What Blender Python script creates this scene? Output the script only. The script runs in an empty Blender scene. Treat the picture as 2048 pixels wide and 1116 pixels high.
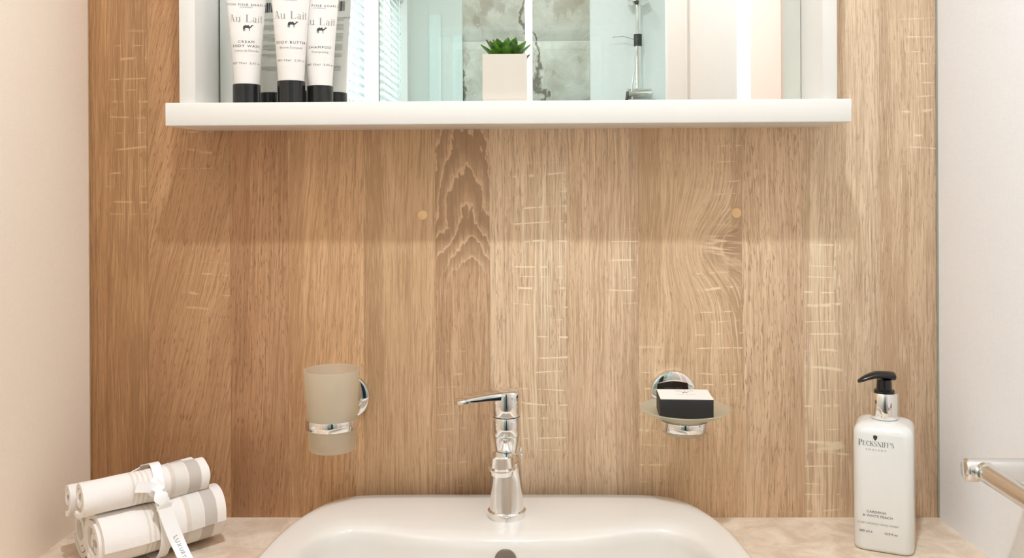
import bpy, bmesh, math, random
from mathutils import Vector, Matrix
random.seed(7)
C = bpy.context.scene.collection
SC = bpy.context.scene
PI = math.pi

# ------------------------------------------------------------------ camera
F_PX, CX, CY = 1812.0, 1024.0, 358.0
CAM = Vector((0.0, -1.25, 1.317))
YAW, ROLL = math.radians(0.8), math.radians(0.29)
FWD = Vector((-math.sin(YAW), math.cos(YAW), 0))
R0, U0 = Vector((math.cos(YAW), math.sin(YAW), 0)), Vector((0, 0, 1))
RGT = R0 * math.cos(ROLL) - U0 * math.sin(ROLL)
UPV = U0 * math.cos(ROLL) + R0 * math.sin(ROLL)
cam = bpy.data.cameras.new('camera'); camo = bpy.data.objects.new('camera', cam); C.objects.link(camo)
camo.matrix_world = Matrix(((RGT.x, UPV.x, -FWD.x, CAM.x), (RGT.y, UPV.y, -FWD.y, CAM.y), (RGT.z, UPV.z, -FWD.z, CAM.z), (0, 0, 0, 1)))
cam.sensor_width = 36; cam.sensor_fit = 'HORIZONTAL'
cam.lens = F_PX / 2048 * 36
cam.shift_y = -(558 - CY) / 2048
cam.clip_start = 0.01
SC.camera = camo

# ------------------------------------------------------------------ world, lights, exposure
w = bpy.data.worlds.new('world'); SC.world = w; w.use_nodes = True
w.node_tree.nodes['Background'].inputs[0].default_value = (0.86, 0.94, 1.0, 1)
w.node_tree.nodes['Background'].inputs[1].default_value = 1.0
SC.view_settings.view_transform = 'Standard'
SC.view_settings.look = 'None'
SC.view_settings.gamma = 1
SC.view_settings.use_curve_mapping = False
SC.view_settings.exposure = 0.07
SC.cycles.use_denoising = True
SC.cycles.max_bounces = 14
SC.cycles.diffuse_bounces = 8
SC.cycles.glossy_bounces = 8
SC.cycles.transparent_max_bounces = 16
SC.cycles.sample_clamp_indirect = 8

def area(name, loc, rot, sx, sy, power, col, shape='RECTANGLE'):
    l = bpy.data.lights.new(name, 'AREA'); l.shape = shape; l.size = sx
    if shape == 'RECTANGLE': l.size_y = sy
    l.energy = power; l.color = col
    o = bpy.data.objects.new(name, l); C.objects.link(o); o.location = loc; o.rotation_euler = rot
    return o
# daylight coming in through the blind of the side window
area('window_daylight', (-0.74, -1.93, 1.62), (0, -PI / 2, 0), 1.0, 1.25, 38, (0.80, 0.92, 1.0))

# ------------------------------------------------------------------ helpers
def ray(px, py):
    return (RGT * ((px - CX) / F_PX) + UPV * (-(py - CY) / F_PX) + FWD)
def at(px, py, y=None, z=None, x=None):
    """point where the sight line of a pixel meets the plane y=, z= or x="""
    d = ray(px, py)
    if y is not None: t = (y - CAM.y) / d.y
    elif z is not None: t = (z - CAM.z) / d.z
    else: t = (x - CAM.x) / d.x
    return CAM + d * t
def on_plane(px, py, p0, n):
    d = ray(px, py); return CAM + d * ((p0 - CAM).dot(n) / d.dot(n))
YM = -0.025                                   # face of the mirror
def seen(px, py, v):
    """point of the room behind the camera that the mirror shows at a pixel, v metres along the sight line"""
    p = at(px, py, y=CAM.y + v); return Vector((p.x, 2 * YM - p.y, p.z))

def srgb(r, g, b):
    f = lambda c: (c / 255 / 12.92) if c / 255 <= 0.04045 else ((c / 255 + 0.055) / 1.055) ** 2.4
    return (f(r), f(g), f(b))

def tag(o, label=None, cat=None, group=None, kind=None):
    if label: o['label'] = label
    if cat: o['category'] = cat
    if group: o['group'] = group
    if kind: o['kind'] = kind
    return o
def empty(name, loc, label, cat, group=None, rz=0.0):
    o = bpy.data.objects.new(name, None); C.objects.link(o); o.location = loc; o.rotation_euler = (0, 0, rz)
    o.empty_display_size = 0.02
    return tag(o, label, cat, group)
def link(name, me, mat=None, parent=None, smooth=False, loc=None, rot=None):
    o = bpy.data.objects.new(name, me); C.objects.link(o)
    if mat is not None and not me.materials: me.materials.append(mat)
    if parent is not None: o.parent = parent
    if smooth:
        for p in me.polygons: p.use_smooth = True
    if loc is not None: o.location = loc
    if rot is not None: o.rotation_euler = rot
    return o
def from_bm(name, bm, mat, parent=None, smooth=False, loc=None, rot=None, sharp=None):
    bmesh.ops.recalc_face_normals(bm, faces=bm.faces[:])
    if sharp is not None:
        for e in bm.edges:
            if len(e.link_faces) == 2 and e.calc_face_angle() > sharp: e.smooth = False
    me = bpy.data.meshes.new(name); bm.to_mesh(me); bm.free()
    return link(name, me, mat, parent, smooth, loc, rot)
def from_data(name, v, f, mat, parent=None, smooth=False, sharp=None, loc=None, rot=None):
    bm = bmesh.new(); vs = [bm.verts.new(p) for p in v]
    for q in f:
        try: bm.faces.new([vs[i] for i in q])
        except ValueError: pass
    return from_bm(name, bm, mat, parent, smooth, loc, rot, sharp)
def bm_box(bm, x0, x1, y0, y1, z0, z1, bev=0.0, seg=2):
    r = bmesh.ops.create_cube(bm, size=1.0)
    vs = r['verts']
    for v in vs:
        v.co = Vector(((x0 + x1) / 2 + v.co.x * (x1 - x0), (y0 + y1) / 2 + v.co.y * (y1 - y0), (z0 + z1) / 2 + v.co.z * (z1 - z0)))
    if bev > 0:
        es = list({e for v in vs for e in v.link_edges})
        bmesh.ops.bevel(bm, geom=es, offset=bev, segments=seg, profile=0.5, affect='EDGES')
def box(name, x0, x1, y0, y1, z0, z1, mat, parent=None, bev=0.0, seg=2):
    bm = bmesh.new(); bm_box(bm, min(x0, x1), max(x0, x1), min(y0, y1), max(y0, y1), min(z0, z1), max(z0, z1), bev, seg)
    return from_bm(name, bm, mat, parent, smooth=bev > 0, sharp=0.9)
def lathe(name, prof, mat, parent=None, seg=48, loc=None, rot=None, sharp=0.6, sx=1.0, sy=1.0):
    v, f = [], []; n = len(prof); idx = []
    for (r, z) in prof:
        if r < 1e-6:
            idx.append([len(v)] * seg); v.append((0, 0, z))
        else:
            idx.append(list(range(len(v), len(v) + seg)))
            for k in range(seg):
                a = 2 * PI * k / seg; v.append((r * math.cos(a) * sx, r * math.sin(a) * sy, z))
    for i in range(n - 1):
        for k in range(seg):
            k2 = (k + 1) % seg
            q = [idx[i][k], idx[i][k2], idx[i + 1][k2], idx[i + 1][k]]
            q = [a for j, a in enumerate(q) if a not in q[:j]]
            if len(q) >= 3: f.append(q)
    return from_data(name, v, f, mat, parent, True, sharp, loc, rot)
def tube_data(path, rad, seg=14, caps=True):
    pts = [Vector(p) for p in path]; n = len(pts); v, f = [], []
    rad = rad if isinstance(rad, (list, tuple)) else [rad] * n
    t0 = (pts[1] - pts[0]).normalized()
    up = Vector((0, 0, 1)) if abs(t0.z) < 0.9 else Vector((1, 0, 0))
    nx = t0.cross(up).normalized()
    for i in range(n):
        t = (pts[min(i + 1, n - 1)] - pts[max(i - 1, 0)]).normalized()
        nx = (nx - t * nx.dot(t)).normalized(); ny = t.cross(nx)
        for k in range(seg):
            a = 2 * PI * k / seg; v.append(pts[i] + (nx * math.cos(a) + ny * math.sin(a)) * rad[i])
    for i in range(n - 1):
        for k in range(seg):
            k2 = (k + 1) % seg; f.append((i * seg + k, i * seg + k2, (i + 1) * seg + k2, (i + 1) * seg + k))
    if caps: f.append(tuple(range(seg))); f.append(tuple(range((n - 1) * seg, n * seg)))
    return v, f
def tube(name, path, rad, mat, parent=None, seg=14, sharp=0.8):
    v, f = tube_data(path, rad, seg); return from_data(name, v, f, mat, parent, True, sharp)
def loops(name, rings, mat, parent=None, cap0=True, cap1=True, smooth=True, sharp=0.7, loc=None, rot=None):
    n = len(rings[0]); v = [p for r in rings for p in r]; f = []
    for i in range(len(rings) - 1):
        for k in range(n):
            k2 = (k + 1) % n; f.append((i * n + k, i * n + k2, (i + 1) * n + k2, (i + 1) * n + k))
    if cap0: f.append(tuple(range(n)))
    if cap1: f.append(tuple(range((len(rings) - 1) * n, len(rings) * n)))
    return from_data(name, v, f, mat, parent, smooth, sharp, loc, rot)
def catmull(pts, per=8, closed=True):
    out = []; n = len(pts)
    for i in range(n if closed else n - 1):
        if closed: p = [Vector(pts[(i + k - 1) % n]) for k in range(4)]
        else: p = [Vector(pts[max(0, min(n - 1, i + k - 1))]) for k in range(4)]
        for s in range(per):
            t = s / per
            out.append(0.5 * ((2 * p[1]) + (p[2] - p[0]) * t + (2 * p[0] - 5 * p[1] + 4 * p[2] - p[3]) * t * t + (3 * p[1] - p[0] - 3 * p[2] + p[3]) * t ** 3))
    if not closed: out.append(Vector(pts[-1]))
    return out

# ------------------------------------------------------------------ materials
class NT:
    def __init__(s, name):
        s.m = bpy.data.materials.new(name); s.m.use_nodes = True; s.t = s.m.node_tree
        s.bsdf = s.t.nodes['Principled BSDF']; s.out = s.t.nodes['Material Output']
    def n(s, ty, **kw):
        x = s.t.nodes.new(ty)
        for k, v in kw.items(): setattr(x, k, v)
        return x
    def put(s, sock, v):
        if hasattr(v, 'is_linked') or isinstance(v, bpy.types.NodeSocket): s.t.links.new(v, sock)
        else: sock.default_value = v
    def math(s, op, a, b=0.0, c=0.0, clamp=False):
        x = s.n('ShaderNodeMath', operation=op, use_clamp=clamp)
        s.put(x.inputs[0], a); s.put(x.inputs[1], b)
        if op in ('MULTIPLY_ADD', 'COMPARE'): s.put(x.inputs[2], c)
        return x.outputs[0]
    def vec(s, a, b, c):
        x = s.n('ShaderNodeCombineXYZ'); s.put(x.inputs[0], a); s.put(x.inputs[1], b); s.put(x.inputs[2], c); return x.outputs[0]
    def noise(s, v, scale=1.0, detail=2.0, rough=0.5, dist=0.0):
        x = s.n('ShaderNodeTexNoise'); s.put(x.inputs['Vector'], v); x.inputs['Scale'].default_value = scale
        x.inputs['Detail'].default_value = detail; x.inputs['Roughness'].default_value = rough; x.inputs['Distortion'].default_value = dist
        return x.outputs['Fac']
    def smooth(s, v, a, b, lo=0.0, hi=1.0):
        x = s.n('ShaderNodeMapRange', interpolation_type='SMOOTHSTEP'); s.put(x.inputs[0], v)
        x.inputs[1].default_value = a; x.inputs[2].default_value = b; x.inputs[3].default_value = lo; x.inputs[4].default_value = hi
        return x.outputs[0]
    def mix(s, f, a, b, mode='MIX'):
        x = s.n('ShaderNodeMix', data_type='RGBA', blend_type=mode)
        s.put(x.inputs[0], f)
        for sock, v in ((x.inputs[6], a), (x.inputs[7], b)):
            if isinstance(v, tuple): v = tuple(v[:3]) + (1,)
            s.put(sock, v)
        return x.outputs[2]
    def coords(s):
        tc = s.n('ShaderNodeTexCoord'); sp = s.n('ShaderNodeSeparateXYZ'); s.t.links.new(tc.outputs['Object'], sp.inputs[0])
        return tc.outputs['Object'], sp.outputs[0], sp.outputs[1], sp.outputs[2]
    def set(s, **kw):
        for k, v in kw.items():
            s.put(s.bsdf.inputs[k.replace('_', ' ')], v)
    def bump(s, h, strength=0.2, dist=0.001):
        b = s.n('ShaderNodeBump'); b.inputs['Strength'].default_value = strength; b.inputs['Distance'].default_value = dist
        s.put(b.inputs['Height'], h); s.t.links.new(b.outputs[0], s.bsdf.inputs['Normal'])

def plain(name, col, rough=0.5, metal=0.0, spec=0.5, coat=0.0, var=0.04, vscale=60.0, sss=0.0, bump=0.0, trans=0.0):
    k = NT(name); o, x, y, z = k.coords()
    nz = k.noise(o, vscale, 3)
    k.set(Base_Color=k.mix(nz, tuple(c * (1 - var) for c in col), tuple(min(1, c * (1 + var)) for c in col)),
          Roughness=rough, Metallic=metal)
    k.bsdf.inputs['Specular IOR Level'].default_value = spec
    k.bsdf.inputs['Coat Weight'].default_value = coat
    if sss: k.bsdf.inputs['Subsurface Weight'].default_value = sss; k.bsdf.inputs['Subsurface Scale'].default_value = 0.01
    if trans: k.bsdf.inputs['Transmission Weight'].default_value = trans
    if bump: k.bump(k.noise(o, vscale * 4, 3), bump, 0.0005)
    return k.m

def wood_mat(i, col, warp=0.5, tilt=0.0, pores=0.5, veins=0.4, fig=0.0, fx=0.0, fc=60.0, ftop=0.35, fbot=0.2,
             kn=0.0, kx=0.0, kz=0.0, broad=0.5, saws=(), bands=(), grain=1.0):
    """printed oak: col is the middle tone; saws are patches (x0, x1, z0, z1, strength) of pale saw marks,
    bands are darker heartwood streaks (x0, x1, z0, z1, strength), all in metres from the plank's foot"""
    k = NT('oak_laminate.%02d' % i); o, x, y, z = k.coords(); sd = i * 3.71 + 1.3
    M = k.math
    def mul(*a):
        r = a[0]
        for b in a[1:]: r = M('MULTIPLY', r, b)
        return r
    w1 = M('SUBTRACT', k.noise(k.vec(mul(x, 14.0), sd, mul(z, 3.0)), 1, 1), 0.5)
    w2 = M('SUBTRACT', k.noise(k.vec(mul(x, 90.0), sd + 5, mul(z, 26.0)), 1, 2), 0.5)
    g = M('ADD', x, mul(w1, 0.040 * warp))
    g = M('ADD', g, mul(w2, 0.0030))
    g = M('SUBTRACT', g, mul(z, tilt))
    if kn:
        dx = M('SUBTRACT', x, kx); dz = M('SUBTRACT', z, kz)
        dxn = M('DIVIDE', dx, 0.055); dzn = M('DIVIDE', dz, 0.055)
        r2 = M('ADD', mul(dxn, dxn), mul(dzn, dzn))
        e = M('POWER', 2.718, mul(r2, -1.0))
        g = M('SUBTRACT', g, mul(dx, e, 0.75 * kn))
        g = M('ADD', g, mul(e, 0.03 * kn))
    nb = k.noise(k.vec(mul(g, 40.0), sd, mul(z, 1.2)), 1, 3, 0.55)
    ns = k.noise(k.vec(mul(g, 340.0), sd + 2, mul(z, 10.0)), 1, 3, 0.6)
    nf = k.noise(k.vec(mul(g, 900.0), sd + 12, mul(z, 22.0)), 1, 2, 0.5)
    nv = k.noise(k.vec(mul(g, 520.0), sd + 9, mul(z, 14.0)), 1, 2, 0.5)
    npz = k.noise(k.vec(mul(g, 760.0), sd + 4, mul(z, 66.0)), 1, 1, 0.5)
    patch = k.noise(k.vec(mul(x, 18.0), sd + 1, mul(z, 5.0)), 1, 2)
    c0 = tuple(col)
    cd = tuple(a * b for a, b in zip(col, (0.71, 0.655, 0.615)))
    cl = tuple(min(0.95, a * b) for a, b in zip(col, (1.22, 1.28, 1.36)))
    cdd = tuple(a * b for a, b in zip(col, (0.46, 0.40, 0.36)))
    cc = k.mix(mul(k.smooth(nb, 0.50, 0.70), 0.8 * broad), c0, cd)
    cc = k.mix(mul(k.smooth(nb, 0.48, 0.30), 0.5), cc, cl)
    for (xa, xb, za, zb, st) in bands:
        nn = mul(M('SUBTRACT', k.noise(k.vec(mul(x, 30.0), sd + 17, mul(z, 13.0)), 1, 4, 0.55), 0.5), 0.020)
        xx = M('ADD', x, nn)
        m = mul(k.smooth(xx, xa - 0.002, xa + 0.002), k.smooth(xx, xb + 0.002, xb - 0.002), k.smooth(z, za - 0.03, za + 0.03), k.smooth(z, zb + 0.03, zb - 0.03))
        cc = k.mix(mul(m, 0.75 * st), cc, cd)
    cc = k.mix(mul(k.smooth(ns, 0.46, 0.64), 0.80 * grain), cc, cd)
    cc = k.mix(mul(k.smooth(nf, 0.50, 0.66), 0.42 * grain), cc, cd)
    cc = k.mix(mul(k.smooth(nf, 0.47, 0.34), 0.35), cc, cl)
    cc = k.mix(mul(k.smooth(nv, 0.58, 0.68), 0.9 * veins), cc, cl)
    pm = mul(k.smooth(npz, 0.60, 0.66), k.smooth(patch, 0.30, 0.50))
    cc = k.mix(mul(pm, 0.9 * pores), cc, cdd)
    # pale horizontal saw marks, in patches
    csaw = tuple(min(0.95, a * b) for a, b in zip(col, (1.30, 1.40, 1.54)))
    for (xa, xb, za, zb, st) in saws:
        ed = mul(M('SUBTRACT', k.noise(k.vec(mul(x, 8.0), sd + 21, mul(z, 70.0)), 1, 2), 0.5), 0.05)
        xe = M('ADD', x, ed)
        m = mul(k.smooth(xe, xa - 0.004, xa + 0.004), k.smooth(xe, xb + 0.004, xb - 0.004), k.smooth(z, za - 0.02, za + 0.02), k.smooth(z, zb + 0.02, zb - 0.02))
        zz = M('ADD', mul(z, 46.0), mul(k.noise(k.vec(mul(x, 3.0), sd + 8, mul(z, 21.0)), 1, 2), 2.4))
        ln = M('ABSOLUTE', M('SUBTRACT', M('FRACT', zz), 0.5))
        brk = k.noise(k.vec(mul(x, 60.0), sd + 6, mul(z, 50.0)), 1, 2)
        cc = k.mix(mul(k.smooth(ln, 0.07, 0.02), m, k.smooth(brk, 0.42, 0.58), st), cc, csaw)
        vl = k.noise(k.vec(mul(g, 420.0), sd + 33, mul(z, 6.0)), 1, 2)
        cc = k.mix(mul(k.smooth(vl, 0.55, 0.64), m, 0.7 * st), cc, csaw)
    if fig:
        dx = M('SUBTRACT', x, fx)
        nn = M('SUBTRACT', k.noise(k.vec(mul(x, 22.0), sd, mul(z, 8.0)), 1, 5, 0.6), 0.5)
        zc = M('SUBTRACT', ftop + 0.10, z)
        q = M('ADD', mul(M('POWER', M('MAXIMUM', zc, 0.0), 1.9), 62.0), mul(dx, dx, -fc))
        q = M('ADD', q, mul(nn, 4.2))
        s = M('SUBTRACT', 1.0, M('FRACT', q))
        msk = k.smooth(z, fbot, fbot + 0.05)
        cdk = tuple(a * b for a, b in zip(col, (0.60, 0.56, 0.54)))
        cc = k.mix(mul(k.smooth(s, 0.02, 0.75), msk, 0.72 * fig), cc, cdk)
        edge = mul(k.smooth(s, 0.0, 0.05), k.smooth(s, 0.24, 0.07))
        cc = k.mix(mul(edge, msk, 0.85 * fig), cc, cl)
    if kn:
        e2 = M('POWER', 2.718, mul(r2, -4.5))
        cc = k.mix(mul(e2, k.smooth(ns, 0.25, 0.55), 0.95 * kn), cc, tuple(a * b for a, b in zip(col, (0.55, 0.5, 0.48))))
        hl = k.noise(k.vec(mul(x, 16.0), sd + 31, mul(M('ADD', z, mul(x, 0.1)), 130.0)), 1, 2)
        cc = k.mix(mul(e2, k.smooth(hl, 0.52, 0.62), 0.95 * kn), cc, cl)
    k.set(Base_Color=cc, Roughness=0.46)
    k.bsdf.inputs['Specular IOR Level'].default_value = 0.35
    k.bump(M('ADD', mul(ns, -0.5), mul(pm, -1.2)), 0.22, 0.0006)
    return k.m

def wall_mat(name, col, rough=0.7):
    k = NT(name); o, x, y, z = k.coords()
    a = k.noise(k.vec(k.math('MULTIPLY', x, 40), k.math('MULTIPLY', y, 420), k.math('MULTIPLY', z, 420)), 1, 3)
    b = k.noise(k.vec(k.math('MULTIPLY', x, 40), k.math('MULTIPLY', y, 900), k.math('MULTIPLY', z, 60)), 1, 2)
    c = k.noise(k.vec(k.math('MULTIPLY', x, 40), k.math('MULTIPLY', y, 60), k.math('MULTIPLY', z, 900)), 1, 2)
    weave = k.math('ADD', k.math('MULTIPLY', a, 0.4), k.math('MULTIPLY', k.math('ADD', b, c), 0.3))
    k.set(Base_Color=k.mix(k.smooth(weave, 0.35, 0.65), tuple(v * 0.955 for v in col), col), Roughness=rough)
    k.bump(weave, 0.12, 0.0004); return k.m

def stone_mat():
    k = NT('beige_stone_laminate'); o, x, y, z = k.coords()
    a = k.noise(o, 22, 6, 0.62, 0.6); b = k.noise(o, 160, 4, 0.6); c = k.noise(o, 520, 2)
    cc = k.mix(k.smooth(a, 0.32, 0.68), srgb(205, 184, 160), srgb(232, 216, 196))
    cc = k.mix(k.math('MULTIPLY', k.smooth(b, 0.55, 0.7), 0.35), cc, srgb(186, 164, 140))
    cc = k.mix(k.math('MULTIPLY', k.smooth(c, 0.6, 0.75), 0.3), cc, srgb(240, 230, 215))
    k.set(Base_Color=cc, Roughness=0.38); k.bump(b, 0.06, 0.0004); return k.m

def marble_mat():
    k = NT('grey_marble_tile'); o, x, y, z = k.coords(); M = k.math
    gp = k.n('ShaderNodeNewGeometry').outputs['Position']
    sp = k.n('ShaderNodeSeparateXYZ'); k.t.links.new(gp, sp.inputs[0]); x, z = sp.outputs[0], sp.outputs[2]
    wv = M('SUBTRACT', k.noise(k.vec(M('MULTIPLY', x, 5.0), 3.0, M('MULTIPLY', z, 3.2)), 1, 5, 0.6), 0.5)
    v1 = M('ABSOLUTE', M('SUBTRACT', M('FRACT', M('ADD', M('ADD', M('MULTIPLY', x, 3.1), M('MULTIPLY', z, 0.75)), M('MULTIPLY', wv, 0.9))), 0.5))
    cl = k.noise(gp, 9, 6, 0.65, 0.5)
    cc = k.mix(k.smooth(cl, 0.34, 0.66), srgb(186, 180, 164), srgb(216, 212, 200))
    sh = k.noise(k.vec(M('MULTIPLY', x, 9.0), 8.0, M('MULTIPLY', z, 5.0)), 1, 4, 0.6)
    cc = k.mix(M('MULTIPLY', k.smooth(sh, 0.54, 0.60), 0.55), cc, srgb(164, 150, 134))
    cc = k.mix(M('MULTIPLY', k.smooth(v1, 0.030, 0.006), 0.85), cc, srgb(104, 90, 76))
    cc = k.mix(M('MULTIPLY', M('MULTIPLY', k.smooth(v1, 0.050, 0.040), k.smooth(v1, 0.028, 0.036)), 0.3), cc, srgb(236, 230, 218))
    fine = k.noise(gp, 70, 5, 0.7, 1.2)
    cc = k.mix(M('MULTIPLY', k.smooth(fine, 0.62, 0.67), 0.7), cc, srgb(236, 234, 224))
    k.set(Base_Color=cc, Roughness=0.5); k.bsdf.inputs['Specular IOR Level'].default_value = 0.25; return k.m

def frost_mat(name, col, clear=0.42):
    k = NT(name); t = k.t
    o, x, y, z = k.coords(); nz = k.noise(o, 300, 3)
    tr = k.n('ShaderNodeBsdfTransparent'); tr.inputs[0].default_value = tuple(c * 0.96 for c in col) + (1,)
    tl = k.n('ShaderNodeBsdfTranslucent'); k.put(tl.inputs[0], k.mix(nz, tuple(c * 0.97 for c in col), col))
    df = k.n('ShaderNodeBsdfDiffuse'); df.inputs[0].default_value = col + (1,)
    gl = k.n('ShaderNodeBsdfGlossy'); gl.inputs['Roughness'].default_value = 0.35
    m1 = k.n('ShaderNodeMixShader'); m1.inputs[0].default_value = 0.5
    t.links.new(tl.outputs[0], m1.inputs[1]); t.links.new(df.outputs[0], m1.inputs[2])
    m2 = k.n('ShaderNodeMixShader'); m2.inputs[0].default_value = clear
    t.links.new(m1.outputs[0], m2.inputs[1]); t.links.new(tr.outputs[0], m2.inputs[2])
    m3 = k.n('ShaderNodeMixShader'); m3.inputs[0].default_value = 0.06
    t.links.new(m2.outputs[0], m3.inputs[1]); t.links.new(gl.outputs[0], m3.inputs[2])
    t.links.new(m3.outputs[0], k.out.inputs['Surface']); return k.m

def pane_mat(name, col, gloss=0.06):
    k = NT(name); t = k.t
    tr = k.n('ShaderNodeBsdfTransparent'); tr.inputs[0].default_value = col + (1,)
    gl = k.n('ShaderNodeBsdfGlossy'); gl.inputs['Roughness'].default_value = 0.0
    fr = k.n('ShaderNodeFresnel'); fr.inputs[0].default_value = 1.45
    m = k.n('ShaderNodeMixShader'); t.links.new(fr.outputs[0], m.inputs[0])
    t.links.new(tr.outputs[0], m.inputs[1]); t.links.new(gl.outputs[0], m.inputs[2])
    t.links.new(m.outputs[0], k.out.inputs['Surface']); return k.m

def towel_mat(L):
    k = NT('striped_towel_cotton'); o, x, y, z = k.coords(); M = k.math
    f = M('DIVIDE', x, L)                                            # 0 at the left end, 1 at the right
    wob = M('MULTIPLY', M('SUBTRACT', k.noise(o, 60, 2), 0.5), 0.012)
    f = M('ADD', f, wob)
    white, cream, grey, pale = srgb(236, 229, 222), srgb(223, 217, 208), srgb(194, 184, 174), srgb(216, 204, 192)
    def band(a, b): return M('MULTIPLY', k.smooth(f, a - 0.006, a + 0.006), k.smooth(f, b + 0.006, b - 0.006))
    cc = k.mix(band(0.66, 0.80), white, pale)
    cc = k.mix(band(0.70, 0.80), cc, cream)
    cc = k.mix(band(0.81, 0.92), cc, grey)
    for q in (0.36, 0.40, 0.44, 0.48): cc = k.mix(band(q, q + 0.016), cc, srgb(222, 210, 196))
    terry = k.noise(o, 900, 3, 0.7); crease = k.noise(o, 45, 3)
    cc = k.mix(M('MULTIPLY', k.smooth(terry, 0.4, 0.7), 0.12), cc, pale)
    k.set(Base_Color=cc, Roughness=0.95)
    k.bsdf.inputs['Specular IOR Level'].default_value = 0.1
    k.bsdf.inputs['Sheen Weight'].default_value = 0.25
    k.bump(M('ADD', M('MULTIPLY', terry, 0.5), M('MULTIPLY', crease, 2.0)), 0.35, 0.0015); return k.m

def leaf_mat():
    k = NT('succulent_leaf_green'); o, x, y, z = k.coords(); M = k.math
    nz = k.noise(o, 120, 3)
    cc = k.mix(k.smooth(nz, 0.3, 0.7), srgb(34, 76, 12), srgb(92, 142, 30))
    tip = M('MULTIPLY', k.smooth(M('ADD', z, M('MULTIPLY', nz, 0.008)), 0.022, 0.036), k.smooth(x, 0.004, -0.014))
    cc = k.mix(M('MULTIPLY', tip, 0.7), cc, srgb(86, 48, 22))
    k.set(Base_Color=cc, Roughness=0.4); return k.m

def mirror_mat():
    k = NT('silvered_mirror'); o, x, y, z = k.coords()
    nz = k.noise(o, 3, 2)
    k.set(Base_Color=k.mix(nz, (0.905, 0.93, 0.91), (0.915, 0.94, 0.92)), Metallic=1.0, Roughness=0.0); return k.m
def chrome_mat(name='polished_chrome', rough=0.045, col=(0.87, 0.86, 0.84)):
    k = NT(name); o, x, y, z = k.coords(); nz = k.noise(o, 40, 2)
    k.set(Base_Color=col + (1,), Metallic=1.0, Roughness=k.smooth(nz, 0.0, 1.0, rough * 0.8, rough * 1.3)); return k.m
def emit_mat(name, col, s):
    k = NT(name); k.set(Base_Color=col + (1,)); k.bsdf.inputs['Emission Color'].default_value = col + (1,); k.bsdf.inputs['Emission Strength'].default_value = s; return k.m

M_WHITE = plain('white_lacquer', srgb(224, 219, 211), 0.35, var=0.01)
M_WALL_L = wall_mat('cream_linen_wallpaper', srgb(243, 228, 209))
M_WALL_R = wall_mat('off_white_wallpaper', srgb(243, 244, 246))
M_WALL_W = wall_mat('white_wall_panel', srgb(240, 240, 236))
M_CEIL = plain('white_ceiling_paint', srgb(246, 245, 242), 0.8, var=0.01)
M_FLOOR = plain('grey_vinyl_floor', srgb(104, 98, 92), 0.5, var=0.15, vscale=20)
M_STONE = stone_mat()
M_MARBLE = marble_mat()
M_CERAMIC = plain('white_glazed_ceramic', srgb(223, 217, 208), 0.12, var=0.008, spec=0.55, coat=0.6)
M_CHROME = chrome_mat()
M_SATIN = chrome_mat('brushed_chrome', 0.2, (0.80, 0.79, 0.77))
M_BLACK = plain('black_gloss_plastic', (0.010, 0.010, 0.010), 0.22, var=0.1)
M_BLACKM = plain('black_card', (0.016, 0.014, 0.014), 0.5, var=0.2)
M_INK = plain('dark_grey_ink', (0.035, 0.035, 0.035), 0.7, var=0.05)
M_INKL = plain('mid_grey_ink', (0.26, 0.25, 0.22), 0.7, var=0.05)
M_INKP = plain('pale_olive_ink', (0.42, 0.41, 0.33), 0.7, var=0.05)
M_TUBE = plain('cream_soft_plastic', srgb(219, 212, 204), 0.4, var=0.01, spec=0.4)
M_BOTTLE = plain('milky_white_liquid_bottle', srgb(226, 225, 220), 0.22, var=0.01, spec=0.5, coat=0.3)
M_POT = plain('pale_pot_glaze', srgb(205, 195, 181), 0.6, var=0.01)
M_LEAF = leaf_mat()
M_SOIL = plain('dark_soil', (0.03, 0.022, 0.014), 0.9, var=0.4, vscale=400)
M_FROST = frost_mat('frosted_glass', (0.90, 0.845, 0.725), 0.55)
M_FROST2 = frost_mat('frosted_dish_glass', (0.86, 0.83, 0.70), 0.58)
M_MIRROR = mirror_mat()
M_DARKEDGE = plain('dark_mirror_edge', (0.05, 0.05, 0.04), 0.4)
M_GLASS = pane_mat('green_tinted_glass', (0.93, 0.955, 0.94))
M_PEACH = plain('pale_peach_strip', srgb(240, 208, 194), 0.5, var=0.02)
M_TEAL = plain('pale_grey_green_wall_panel', srgb(212, 218, 210), 0.3, var=0.01)
M_PLUG = plain('orange_wood_plug', srgb(234, 192, 140), 0.5, var=0.05, vscale=200)
M_RIBBON = plain('white_satin_ribbon', srgb(246, 244, 242), 0.45, var=0.01)
M_HOLE_SHADE = plain('overflow_hole_shade', srgb(112, 100, 88), 0.3, var=0.2)
M_SEAL = plain('grey_silicone_seal', srgb(150, 148, 132), 0.5)
M_BLIND = plain('white_blind_slat', srgb(248, 250, 250), 0.5, var=0.01)
M_CARDW = plain('white_card', srgb(244, 236, 228), 0.5, var=0.01)

# ------------------------------------------------------------------ lettering
def text2d(s, size, space=1.0):
    """flat outline of a line of text: vertices centred on x, baseline at 0"""
    cu = bpy.data.curves.new('t', 'FONT'); cu.body = s; cu.size = size; cu.align_x = 'CENTER'; cu.space_character = space; cu.resolution_u = 2
    ob = bpy.data.objects.new('t', cu); C.objects.link(ob)
    dg = bpy.context.evaluated_depsgraph_get()
    me = bpy.data.meshes.new_from_object(ob.evaluated_get(dg))
    v = [(p.co.x, p.co.y) for p in me.vertices]; f = [tuple(p.vertices) for p in me.polygons]
    bpy.data.objects.remove(ob); bpy.data.curves.remove(cu); bpy.data.meshes.remove(me)
    return v, f
def q4(x0, y0, x1, y1): return [(x0, y0), (x1, y0), (x1, y1), (x0, y1)]
def dia(x0, y0, x1, y1, w): return [(x0 - w / 2, y0), (x0 + w / 2, y0), (x1 + w / 2, y1), (x1 - w / 2, y1)]
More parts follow.
